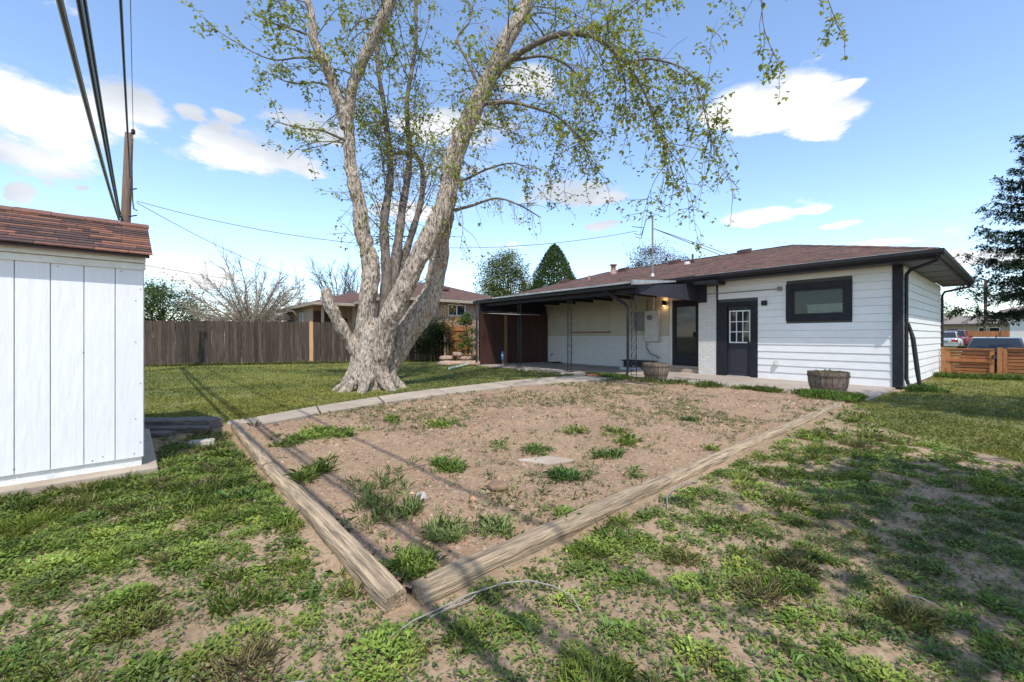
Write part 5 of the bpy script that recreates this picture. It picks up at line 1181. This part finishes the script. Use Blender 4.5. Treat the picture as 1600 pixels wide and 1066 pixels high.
def conifer(name, loc, label, h, r, seed, pal, z0=.5):
    rg = np.random.default_rng(seed); t = empty(name, loc); tag(t, label, 'tree'); w = Wood(); w.branch([[0, 0, -.1], [0, 0, h*.95]], [.18, .02], 7); n = 26000
    z = rg.beta(1.0, 1.5, n)*(h-z0)+z0; rr = r*(1-(z-z0)/(h-z0))**.75*(.55+.45*rg.random(n)**.4); a = rg.random(n)*6.283
    lump = .82+.32*vn(a*2.2, z*1.1, seed); P = np.stack([rr*lump*np.cos(a), rr*lump*np.sin(a), z], 1); w.build('trunk', BARKD, t)
    V, T, c = leafset(P, a+rg.normal(0, .5, n), rg.uniform(.2, 1.2, n), rg.uniform(.16, .32, n), rg.uniform(.07, .13, n), rg.uniform(0, .2, n), tint(n, pal)*(.75+.5*vn(a*3, z*2, seed+4))[:, None])
    o = np_mesh('crown', V, T, LEAF, c, t); o['kind'] = 'stuff'
GREEN = [(.10, .16, .04), (.075, .13, .03), (.14, .19, .05)]; YG = [(.20, .24, .08), (.15, .20, .06), (.26, .28, .11)]; DARKG = [(.035, .065, .022), (.05, .085, .028), (.028, .05, .02)]; BRN = [(.14, .10, .08), (.10, .075, .065), (.17, .12, .08)]
def trees():
    b = at(255, 500, 30); leafy('green_tree', (b.x, b.y, 0), 'dense green tree behind the fence beside the shed roof', 1.0, (0, 0, 2.6, 2.6, 2.4, 2.4), 60, 16000, .16, GREEN, .14, 2)
    b = at(800, 450, 40); leafy('pale_tree', (b.x-.4, b.y, 0), 'pale yellow-green tree behind the left end of the roof', 2.0, (0, 0, 5.6, 2.4, 2.2, 3.4), 80, 17000, .19, YG, .16, 4)
    b = at(866, 440, 36); conifer('arborvitae', (b.x, b.y, 0), 'dark green cone-shaped evergreen behind the house roof', 8.9, 3.9, 5, [(.10, .155, .05), (.075, .125, .042), (.14, .19, .06)])
    b = at(1020, 400, 44); leafy('bronze_tree', (b.x, b.y, 0), 'bronze-leaved tree behind the roof at the service mast', 2, (0, 0, 8.2, 2.3, 2, 2.5), 70, 8000, .17, BRN, .15, 6)
    b = at(1075, 405, 46); leafy('bronze_tree', (b.x, b.y, 0), 'low bronze-leaved tree behind the roof right of the mast', 2, (0, 0, 7.6, 2.0, 2, 2.2), 50, 4000, .17, BRN, .15, 7)
    b = at(640, 470, 33); leafy('green_tree', (b.x, b.y, 0), 'small green tree behind the brick house between the maple stems', 2, (0, 0, 4.4, 1.8, 1.6, 1.9), 36, 4200, .15, GREEN, .1, 8)
    b = at(1478, 500, 80); leafy('distant_tree', (b.x, b.y, 0), 'distant green tree over the tan house next to the downspout', 1, (0, 0, 3.6, 2.6, 2.5, 2.4), 40, 4000, .3, YG, .2, 9)
    b = at(1560, 500, 85); leafy('distant_tree', (b.x, b.y, 0), 'distant green tree over the tan house behind the street pole', 1, (0, 0, 3.2, 4.6, 3, 2.4), 50, 5000, .32, YG, .2, 10)
    b = at(1515, 500, 88); leafy('distant_tree', (b.x, b.y, 0), 'distant low green tree between the two others across the street', 1, (0, 0, 2.9, 3.6, 3, 2.0), 40, 4000, .32, GREEN, .2, 11)
    b = gp(676, 566); leafy('dark_bush', (b.x-.1, 18.9, 0), 'dark evergreen bush against the fence right of the maple', .3, (0, 0, 1.15, .95, .6, .85), 44, 9000, .075, DARKG, .04, 12, None, BARKD, 'bush')
    b = at(736, 560, 17.4); leafy('climbing_shrub', (b.x-.12, b.y, 0), 'tall bright green shrub beside the patio corner by the gate', .3, (.0, 0, 1.15, .42, .4, 1.15), 40, 2600, .085, [(.14, .22, .05), (.2, .26, .07), (.1, .17, .04)], .02, 13, None, BARKD, 'shrub')
    b = at(700, 520, 18.6); leafy('flowering_shrub', (b.x-.05, b.y, 0), 'thin shrub with orange-yellow spring leaves in front of the gate', .5, (.1, 0, 2.0, .55, .4, .75), 30, 420, .09, [(.40, .27, .06), (.45, .22, .05), (.28, .28, .07)], .015, 14, None, BARKD, 'shrub')
    for k, (x, D, hgt, lab) in enumerate([(535, 34, 7.6, 'bare branching tree behind the fence, left of the maple trunk'), (395, 27, 6.7, 'wide bare vase-shaped tree behind the fence')]):
        b = at(x, 500, D); rg = np.random.default_rng(30+k); t = empty('bare_tree', (b.x, b.y, 0)); tag(t, lab, 'tree'); w = Wood()
        w.branch([[0, 0, -.1], [.05, 0, .9], [0, 0, 1.5]], [.28, .24, .2], 8)
        nst = 46 if k else 14; sp = 1.45 if k else .5
        for i in range(nst):
            a = i*2.399+rg.normal(0, .2); tilt = sp*math.sqrt((i+.5)/nst); dd = np.array([math.cos(a)*math.sin(tilt), math.sin(a)*math.sin(tilt), math.cos(tilt)])
            ln = (hgt-1.3)*rg.uniform(.78, .95)*(1-.22*tilt/1.45); br = shoot(rg, [0, 0, rg.uniform(1.0, 1.6)], dd, ln, 10, -.012, .09); w.branch(br, np.linspace(.075, .012, 11), 5)
            for j in range(2, 11):
                for _ in range(4):
                    d2 = (br[j]-br[j-1]); d2 = d2/np.linalg.norm(d2)+rdir(rg)*.75; tw = shoot(rg, br[j-1]+(br[j]-br[j-1])*rg.random(), d2, ln*rg.uniform(.14, .30), 5, -.02, .14); w.branch(tw, np.linspace(.017, .006, 6), 3)
                    for _ in range(3):
                        m_ = rg.integers(1, 5); d3 = (tw[m_]-tw[m_-1]); d3 = d3/np.linalg.norm(d3)+rdir(rg)*.7; t3 = shoot(rg, tw[m_], d3, ln*rg.uniform(.06, .14), 3, -.02, .15); w.branch(t3, np.linspace(.010, .005, 4), 3)
        w.build('branches', BARET if k else BARKD, t)
        if k:
            n = 1500; a = rg.random(n)*6.283; r = rg.uniform(.3, 2.6, n); P = np.stack([r*np.cos(a), r*np.sin(a), 1.7+r*rg.uniform(.2, 1.0, n)], 1)
            V, T, c = leafset(P, a, rg.uniform(-.5, .8, n), np.full(n, .10), np.full(n, .06), np.zeros(n), tint(n, [(.22, .21, .08), (.26, .24, .1)])); o = np_mesh('young_leaves', V, T, LEAF, c, t); o['kind'] = 'stuff'
trees()
def spruce():
    rg = np.random.default_rng(9); b = at(1688, 520, 13.2); t = empty('spruce_tree', (b.x, b.y, 0)); tag(t, 'dark blue-green spruce with drooping boughs at the right edge', 'tree')
    w = Wood(); hgt = 10.2; w.branch([[0, 0, -.1], [0, 0, hgt*.5], [0, 0, hgt]], [.24, .15, .02], 10); P, A, E, Ln = [], [], [], []
    z = 2.35; k = 0
    while z < hgt-.3:
        R_ = 3.5*(1-z/hgt)**.8+.12; nb = rg.integers(6, 9); a0 = rg.random()*6.28
        for i in range(nb):
            a = a0+6.283*i/nb+rg.normal(0, .12); ln = R_*rg.uniform(.78, 1.12); st = 10; pts = []
            for j in range(st+1):
                s = j/st; pts.append([math.cos(a)*ln*s, math.sin(a)*ln*s, z-.35*ln*.5*math.sin(s*2.2)+.16*ln*s**3])
            pts = np.array(pts); w.branch(pts, np.linspace(.03, .005, st+1), 4)
            for j in range(2, st+1):
                for sd in (-1, 1):
                    for q_ in range(2):
                        l2 = ln*.34*(1.15-j/st*.8)*rg.uniform(.6, 1.2); aa = a+sd*rg.uniform(.6, 1.15); p0 = pts[j-1]+(pts[j]-pts[j-1])*rg.random()
                        m_ = max(4, int(l2/.045))
                        for s in np.linspace(.05, 1, m_):
                            c = p0+np.array([math.cos(aa)*l2*s, math.sin(aa)*l2*s, -.45*l2*s*s])
                            for _ in range(4):
                                P.append(c+rg.normal(0, .025, 3)); A.append(aa+rg.normal(0, .8)); E.append(rg.uniform(-1.0, .8)); Ln.append(rg.uniform(.07, .14))
        z += rg.uniform(.42, .62)*(1 if z < 6 else .8); k += 1
    w.build('trunk', BARKD, t); P = np.array(P); n = len(P); Ln = np.array(Ln)
    V, T, c = leafset(P, np.array(A), np.array(E), Ln, Ln*.42, np.zeros(n), tint(n, [(.042, .076, .04), (.058, .096, .05), (.032, .056, .033)], .2))
    o = np_mesh('crown', V, T, LEAF, c, t); o['kind'] = 'stuff'; return n
NS = spruce()
# tree behind the photographer: its shade lies across the right foreground
leafy('shade_tree', (6.6, -3.4, 0), 'leafy yard tree just out of frame that shades the right foreground', 2.6, (-2.2, 2.0, 5.6, 1.9, 1.15, 1.3), 60, 6500, .15, GREEN, .2, 21)
leafy('shade_tree', (11.5, 1.2, 0), 'second leafy yard tree out of frame, shading the side lawn', 2.6, (-2.6, 1.9, 6.2, 2.2, 1.3, 1.2), 34, 3800, .14, GREEN, .2, 22)

# ================================================================== WEEDS, GRASS, PEBBLES (ground cover nobody could count)
def scatter(n, y0, y1, power, side=1.35):
    """random ground points, thinning out with distance; a little wider than the view"""
    t = RNG.random(n); k = 1-power if abs(1-power) > 1e-6 else 1e-4
    Y = (y0**k+t*(y1**k-y0**k))**(1/k); X = (RNG.random(n)*2-1)*(side*Y+.6)
    return X, Y
def left_of(P, Q, X, Y): return (Q[0]-P[0])*(Y-P[1])-(Q[1]-P[1])*(X-P[0])
def blocked(X, Y):
    """paved, timbered or built ground"""
    u, v = to_uv(X, Y); b = (u > -2.72) & (u < 7) & (v > -.12) & (v < 13.6)
    b |= inpoly(X, Y, [(p.x, p.y) for p in PATH_N]+[(p.x, p.y) for p in PATH_F[::-1]])
    dx, dy = X+3.14, Y-3.60; su, sv = dx*UX[0]+dy*UX[1], dx*VX[0]+dy*VX[1]; b |= (su < .10) & (sv > -.14) & (su > -3) & (sv < 2.5)
    for A, B in zip(LT[:-1]+RT[:-1], LT[1:]+RT[1:]):
        A = np.array(A); B = np.array(B); d_ = B-A; t = np.clip(((X-A[0])*d_[0]+(Y-A[1])*d_[1])/(d_@d_), 0, 1)
        b |= np.hypot(X-A[0]-t*d_[0], Y-A[1]-t*d_[1]) < .075
    b |= (X < -3.7) & (X > -5) & (Y > 4.75) & (Y < 5.55)
    b |= np.hypot(X+3.1, Y-9.32) < .8
    return b
WEED = [(.165, .25, .042), (.21, .295, .054), (.13, .205, .038), (.275, .335, .062)]
WEEDD = [(.13, .18, .06), (.155, .20, .078), (.16, .22, .065), (.18, .21, .095)]
STRAW = [(.32, .27, .13), (.26, .24, .09)]
def plants(X, Y, zf, leaves, ln, wd, hgt, pal, spread, jit=.18, elo=.05, ehi=.9, tone=None):
    N = len(X); k = leaves; x = np.repeat(X, k); y = np.repeat(Y, k); s = np.repeat(RNG.uniform(.6, 1.3, N), k); M = N*k
    az = RNG.random(M)*6.283; r = np.abs(RNG.normal(0, spread, M))*s; px, py = x+r*np.cos(az), y+r*np.sin(az)
    z = zf(px, py)+RNG.random(M)**1.5*hgt*s
    c = np.repeat(tint(N, pal, jit), k, 0)*RNG.uniform(.8, 1.2, M)[:, None]
    if tone is not None: c = c*np.repeat(tone, k)[:, None]
    return leafset(np.stack([px, py, z], 1), az+RNG.normal(0, .7, M), RNG.uniform(elo, ehi, M), RNG.uniform(.6, 1.35, M)*ln*s, RNG.uniform(.7, 1.3, M)*wd*s, RNG.uniform(0, .35, M), c)
def yard_weeds():
    sets = []
    def clumps(n):
        X, Y = scatter(n, 1.1, 8.2, -1.0)
        ok = ~inpoly(X, Y, BED) & ~inpoly(X, Y, LAWN_R) & ~inpoly(X, Y, LAWN_B) & ~blocked(X, Y); X, Y = X[ok], Y[ok]
        left = (left_of(LT[0], LT[2], X, Y) > 0) & (X < .2)
        shed_side = np.exp(-((X+2.4)**2+(Y-3.5)**2)/1.5); n2 = fbm(X*1.6, Y*1.6, 41, 3)
        p = np.where(left, .46+.8*shed_side, .42+.40*sstep(.8, 2.6, X)*(1-sstep(3.2, 5.5, Y))+.12*(Y < 2))+(n2-.5)*.9
        p = np.where(~left & (Y > 4.6), p*.8, p)
        k = RNG.random(len(X)) < p; X, Y, left, n2, ss = X[k], Y[k], left[k], n2[k], shed_side[k]; return X, Y, left, n2, ss
    X, Y, left, n2, ss = clumps(15000); N = len(X)
    r = RNG.gamma(2.2, .017, N)+.018; r *= 1+.5*ss
    typ = RNG.random(N); greyp = np.where(left, .06, .12+.55*sstep(1.0, 2.6, X)*(1-sstep(2.6, 3.8, Y)))
    typ = np.where(RNG.random(N) < greyp, 2, np.where(typ < .70, 0, np.where(typ < .93, 1, 3)))
    tone = (.75+.5*vn(X*1.3, Y*1.3, 77))*RNG.uniform(.8, 1.2, N)
    lod = np.clip(Y/2.6, .8, 2.4)
    for k, (per, ln, wd, hg, pal, elo, ehi) in enumerate([(7400, .027, .0130, .026, WEED, .0, .95), (6000, .065, .0050, .012, WEED+STRAW, .35, 1.4), (9500, .021, .0068, .022, WEEDD, .1, 1.1), (3600, .038, .019, .03, [(.17, .25, .045), (.13, .2, .035)], .0, .8)]):
        m = typ == k; cnt = np.maximum((per*np.pi*r[m]**2/lod[m]**1.5*.75).astype(int), 10); i = np.repeat(np.arange(m.sum()), cnt); M = len(i)
        a = RNG.random(M)*6.283; q = RNG.random(M)**.62*r[m][i]; q *= 1+.35*(vn(np.cos(a)*2+X[m][i]*9, np.sin(a)*2+Y[m][i]*9, 13)-.5)*2
        px, py = X[m][i]+q*np.cos(a), Y[m][i]+q*np.sin(a); mound = np.clip(1-(q/r[m][i])**2, 0, 1)
        z = gz(px, py)+RNG.random(M)*hg*(.25+.9*mound)*np.clip(r[m][i]/.08, .6, 1.6)
        L_ = RNG.uniform(.6, 1.35, M)*ln*lod[m][i]**.6; W_ = RNG.uniform(.7, 1.3, M)*wd*lod[m][i]**.75
        c = (tint(m.sum(), pal, .12)*tone[m][:, None])[i]*RNG.uniform(.75, 1.25, M)[:, None]
        yl = (RNG.random(M) < .03)[:, None]; c = np.where(yl, np.array([[.36, .33, .06]]), c)
        ok = ~blocked(px, py) & ~inpoly(px, py, BED); px, py, z, L_, W_, c, a = px[ok], py[ok], z[ok], L_[ok], W_[ok], c[ok], a[ok]; M = len(px)
        sets.append(leafset(np.stack([px, py, z], 1), a+RNG.normal(0, 1.0, M), RNG.uniform(elo, ehi, M), L_, W_, RNG.uniform(0, .35, M), c))
    # thin stragglers and seedlings on the bare dirt
    X, Y = scatter(11000, 1.15, 9, 1.2); ok = ~inpoly(X, Y, BED) & ~blocked(X, Y) & ~inpoly(X, Y, LAWN_R) & ~inpoly(X, Y, LAWN_B)
    sets.append(plants(X[ok], Y[ok], gz, 6, .024, .010, .016, WEED+WEEDD, .016))
    # broad dock and dandelion rosettes
    X, Y = scatter(420, 1.3, 8, 1.2); ok = ~inpoly(X, Y, BED) & ~blocked(X, Y) & ~inpoly(X, Y, LAWN_B) & (RNG.random(len(X)) < .7)
    sets.append(plants(X[ok], Y[ok], gz, 10, .05, .013, .01, [(.15, .25, .05), (.12, .21, .04)], .012, elo=.15, ehi=1.0))
    for (x, y, n) in [(375, 775, 1)]:
        g_ = gp(x, y) if n else gp(x, y); xx = g_.x+RNG.normal(0, .05, 5); yy = g_.y+RNG.normal(0, .05, 5)
        if not inpoly(np.array([g_.x]), np.array([g_.y]), BED)[0]: sets.append(plants(xx, yy, gz, 12, .09, .02, .02, [(.13, .23, .06), (.11, .2, .05)], .02, elo=.3, ehi=1.2))
    V, T, c = join(sets); o = np_mesh('yard_weeds', V, T, LEAF, c); tag(o, 'low green weeds spreading in patches over the bare dirt', 'weeds', None, 'stuff')
    # dry litter and crumbs of soil
    X, Y = scatter(16000, 1.2, 8, 1.3); ok = ~inpoly(X, Y, BED) & ~blocked(X, Y); X, Y = X[ok], Y[ok]; N = len(X)
    V, T, c = leafset(np.stack([X, Y, gz(X, Y)+.004], 1), RNG.random(N)*6.283, RNG.uniform(-.1, .25, N), RNG.uniform(.008, .035, N), RNG.uniform(.002, .006, N), np.zeros(N), tint(N, [(.30, .22, .14), (.42, .34, .22), (.14, .10, .07), (.5, .45, .36)]))
    o = np_mesh('ground_litter', V, T, GRASSM, c); tag(o, 'dry grass bits and crumbs scattered on the dirt', 'litter', None, 'stuff')
yard_weeds()
LAWNP = [(.16, .20, .042), (.125, .165, .034), (.21, .23, .058), (.26, .25, .08)]
def lawn(name, poly, n, y0, y1, pw, pal, label, seed, yellow, h=.05):
    X, Y = scatter(n, y0, y1, pw); wob = (fbm(X*1.3, Y*1.3, 11)-.5)*.7
    ok = inpoly(X+wob, Y+wob*.6, poly) & ~blocked(X, Y) & ~inpoly(X, Y, BED); X, Y, = X[ok], Y[ok]
    t = fbm(X*.55, Y*.8, seed, 4); f = fbm(X*2.5, Y*2.5, seed+2, 3); keep = RNG.random(len(X)) < np.clip(.35+2.4*(f-.28), .2, 1); X, Y, t = X[keep], Y[keep], t[keep]; N = len(X)
    c = tint(N, pal, .18); yel = np.clip((t-.47)*5+yellow, 0, 1)[:, None]; c = c*(1-yel*.65)+tint(N, [(.43, .42, .075), (.37, .34, .09)], .15)*yel*.65
    sc = np.clip(Y/7, .8, 2.2)
    V, T, c = leafset(np.stack([X, Y, gz(X, Y)-.004], 1), RNG.random(N)*6.283, RNG.uniform(.45, 1.45, N), RNG.uniform(.55, 1.4, N)*h*(.8+.2*sc), RNG.uniform(.7, 1.3, N)*.0075*sc, RNG.uniform(0, .5, N), c)
    o = np_mesh(name, V, T, GRASSM, c); tag(o, label, 'grass', None, 'stuff')
lawn('lawn_grass', LAWN_B, 440000, 5.2, 21, 1.3, LAWNP, 'mown green lawn round the big maple up to the fence', 61, .15)
lawn('side_grass', LAWN_R, 190000, 3.6, 12.6, 1.2, LAWNP, 'yellow-green grass beside the garage corner up to the cedar gate', 71, .6, .055)
def bed_cover():
    sets = []
    def spot(x, y, rx, ry, n, leaves, ln, wd, hgt, pal, elo, ehi, sp=.02):
        c = gp(x, y, .02); D = c.y; k = F*(H-.02)/(y-CY)**2
        X = c.x+RNG.normal(0, 1, n)*rx/F*D*.5; Y = c.y+RNG.normal(0, 1, n)*ry*k*.5
        ok = inpoly(X, Y, BED) & ~blocked(X, Y); return plants(X[ok], Y[ok], bed_z, leaves, ln, wd, hgt, pal, sp, elo=elo, ehi=ehi)
    G = WEED; D_ = [(.24, .31, .10), (.30, .35, .13), (.20, .27, .08)]
    for a in [(585, 775, 52, 40, 64, 10, .07, .0045, .02, D_, .7, 1.5), (600, 800, 46, 26, 34, 12, .065, .0055, .02, D_, .4, 1.4), (640, 880, 40, 18, 44, 12, .05, .008, .02, G, .3, 1.3), (655, 893, 26, 14, 26, 12, .05, .008, .02, G, .4, 1.3),
              (510, 678, 46, 9, 150, 10, .055, .018, .03, G, .1, 1.0), (480, 745, 18, 26, 45, 10, .085, .010, .03, G, .4, 1.3), (460, 690, 18, 14, 30, 9, .07, .014, .02, G, .2, 1.1), (690, 665, 24, 7, 50, 9, .06, .014, .02, G, .3, 1.1), (610, 655, 14, 6, 24, 9, .06, .014, .02, G, .3, 1.1),
              (690, 832, 26, 14, 34, 11, .07, .007, .02, D_, .5, 1.4), (770, 826, 26, 12, 40, 11, .055, .008, .02, D_, .3, 1.2), (645, 800, 16, 14, 24, 10, .08, .007, .02, D_, .5, 1.4), (705, 845, 16, 8, 20, 10, .06, .007, .02, D_, .5, 1.3),
              (980, 692, 18, 8, 26, 10, .07, .014, .02, G, .3, 1.2), (900, 675, 20, 8, 26, 9, .06, .010, .02, G, .3, 1.1), (775, 697, 20, 7, 20, 9, .05, .009, .02, D_, .3, 1.1), (960, 675, 24, 7, 34, 9, .055, .011, .02, G, .3, 1.1), (995, 742, 12, 8, 16, 10, .05, .010, .02, D_, .3, 1.1), (885, 805, 16, 8, 14, 9, .05, .016, .02, G, .3, 1.1), (1110, 704, 14, 5, 14, 8, .05, .012, .02, G, .3, 1.1)]:
        sets.append(spot(*a))
    # thin seedlings over the back of the bed
    X, Y = scatter(60000, 2.2, 11, 1.0); ok = inpoly(X, Y, BED) & ~blocked(X, Y); n = fbm(X*1.1, Y*1.1, 91, 4)
    ok &= RNG.random(len(X)) < np.clip((n-.42)*3.2, 0, 1)*(.12+.88*sstep(4.5, 7.5, Y)); sets.append(plants(X[ok], Y[ok], bed_z, 5, .045, .0075, .012, [(.17, .22, .07), (.22, .24, .10), (.14, .2, .05)], .015, elo=.3, ehi=1.3))
    # strip of taller weeds along the patio edge and the timber end
    m = 4200; v = np.where(RNG.random(m) < .5, RNG.uniform(0, 6.2, m), RNG.uniform(2.6, 6.3, m)); u = -2.72-np.abs(RNG.normal(0, .30, m))*(.2+1.5*vn(v*1.7, v*0, 5)**1.5); p = HC+u[:, None]*UX+v[:, None]*VX; ok = RNG.random(m) < np.clip(2.2*(vn(v*2.6, v*0+3, 7)-.28), .03, 1)
    p = p[ok]; ok = ~blocked(p[:, 0], p[:, 1]); p = p[ok]; sets.append(plants(p[:, 0], p[:, 1], bed_z, 8, .10, .011, .03, [(.19, .25, .06), (.24, .28, .08), (.15, .22, .05)], .03, elo=.4, ehi=1.4))
    m = 500; v = RNG.uniform(.0, .8, m); u = -2.75-np.abs(RNG.normal(0, .2, m)); p = HC+u[:, None]*UX+v[:, None]*VX; sets.append(plants(p[:, 0], p[:, 1], bed_z, 9, .11, .012, .03, [(.16, .28, .05), (.2, .3, .06)], .03, elo=.6, ehi=1.45))
    # weeds creeping along the inner and outer feet of the timbers
    V, T, c = join(sets); o = np_mesh('bed_weeds', V, T, LEAF, c); tag(o, 'sparse weeds and seedlings sprouting in the gravelly bed', 'weeds', None, 'stuff')
    X, Y = scatter(9000, 1.9, 10.5, 1.2); ok = inpoly(X, Y, BED) & ~blocked(X, Y) & (fbm(X*1.6, Y*1.6, 44, 3)-.12*(Y > 4) > .47); X, Y = X[ok], Y[ok]; N = len(X)
    V, T, c = leafset(np.stack([X, Y, bed_z(X, Y)+.004], 1), RNG.random(N)*6.283, RNG.uniform(-.05, .25, N), RNG.uniform(.012, .06, N), RNG.uniform(.002, .010, N), np.zeros(N), tint(N, [(.40, .30, .19), (.28, .19, .12), (.13, .09, .06), (.5, .43, .32)]))
    o = np_mesh('bed_litter', V, T, GRASSM, c); tag(o, 'dead stems and leaf bits on the bed', 'litter', None, 'stuff')
    # pebbles
    n = 85000; X, Y = scatter(n, 1.9, 10.5, 1.2); ok = inpoly(X, Y, BED) & ~blocked(X, Y); X, Y = X[ok], Y[ok]; N = len(X)
    r = (.0035+.0125*RNG.random(N)**1.8)*np.clip(Y/4, .9, 1.7)*(1+(RNG.random(N) < .02)*1.2); a0 = RNG.random(N)*6.283
    base = np.array([[1, 0, 0], [-.2, .9, 0], [-.8, -.5, 0], [.1, -.9, 0], [.05, .05, .75]])
    ca, sa = np.cos(a0), np.sin(a0); B = base[None]*r[:, None, None]*RNG.uniform(.7, 1.3, (N, 5, 1)); P = np.stack([B[..., 0]*ca[:, None]-B[..., 1]*sa[:, None]+X[:, None], B[..., 0]*sa[:, None]+B[..., 1]*ca[:, None]+Y[:, None], B[..., 2]+bed_z(X, Y)[:, None]-.001], -1).reshape(-1, 3)
    b = np.arange(N)[:, None]*5; T = np.concatenate([b+np.array([[i, j, 4]]) for i, j in ((0, 1), (1, 2), (2, 3), (3, 0))], 1).reshape(-1, 3)
    c = np.repeat(tint(N, [(.33, .20, .125), (.38, .24, .155), (.26, .16, .11), (.40, .28, .20), (.34, .17, .10), (.12, .08, .06), (.12, .09, .08), (.40, .29, .21)], .2), 5, 0); o = np_mesh('bed_gravel', P, T, PEB, c); tag(o, 'small reddish pebbles covering the bed', 'gravel', None, 'stuff')
    # weed clumps that stand out one by one
    for k, (x, y, n, ln, wd, pal, lab) in enumerate([(697, 726, 60, .10, .016, [(.17, .27, .05), (.14, .23, .045)], 'bright green weed clump in the left middle of the bed'), (882, 742, 70, .09, .016, [(.075, .15, .035), (.10, .18, .04)], 'dark green weed clump covering the corner of the paver'),
                       (842, 700, 36, .085, .015, [(.16, .25, .05), (.12, .2, .04)], 'bright weed clump just behind the half-buried paver'), (952, 708, 36, .085, .016, [(.14, .22, .05), (.11, .19, .04)], 'leafy weed clump right of the half-buried paver'), (1075, 652, 40, .06, .014, [(.06, .12, .03), (.08, .15, .035)], 'small dark weed cushion toward the garage side of the bed')]):
        c0 = gp(x, y+4, .02); n = int(n*.8); X = c0.x+RNG.normal(0, .08, n)*RNG.uniform(.5, 1.3, n); Y = c0.y+RNG.normal(0, .06, n); V, T, c = plants(X, Y, bed_z, 12, ln*.6, wd*.75, .035, pal, .03, elo=.15, ehi=1.2)
        V = V-np.array([c0.x, c0.y, 0]); o = empty('weed_clump', (c0.x, c0.y, 0)); np_mesh('leaves', V, T, LEAF, c, o)['kind'] = 'stuff'; tag(o, lab, 'weed', 'weed clumps standing out in the bed')
    # grass tufts along fence foot and house corner
    m = 900; t = RNG.random(m); X = -18+15*t; Y = 14.4+5.22*t-.06-np.abs(RNG.normal(0, .07, m)); S1 = plants(X, Y, gz, 6, .14, .012, .01, [(.22, .22, .08), (.16, .2, .06)], .03, elo=.8, ehi=1.5)
    m = 160; v = -.32-np.abs(RNG.normal(0, .16, m)); u = RNG.normal(.1, .22, m); p = HC+u[:, None]*UX+v[:, None]*VX; S2 = plants(p[:, 0], p[:, 1], gz, 9, .13, .012, .01, [(.13, .22, .05), (.1, .18, .04)], .03, elo=.5, ehi=1.4)
    m = 500; X = RNG.uniform(11.8, 14.8, m); p = np.stack([X, 11.9-.9*(X-12.9)*.55-RNG.random(m)*.9], 1); S3 = plants(p[:, 0], p[:, 1], gz, 8, .16, .012, .01, [(.14, .23, .05), (.18, .25, .06)], .03, elo=.6, ehi=1.5)
    V, T, c = join([S1, S2, S3]); o = np_mesh('edge_grass', V, T, GRASSM, c); tag(o, 'longer grass along the fence foot, house corner and gate', 'grass', None, 'stuff')
bed_cover()
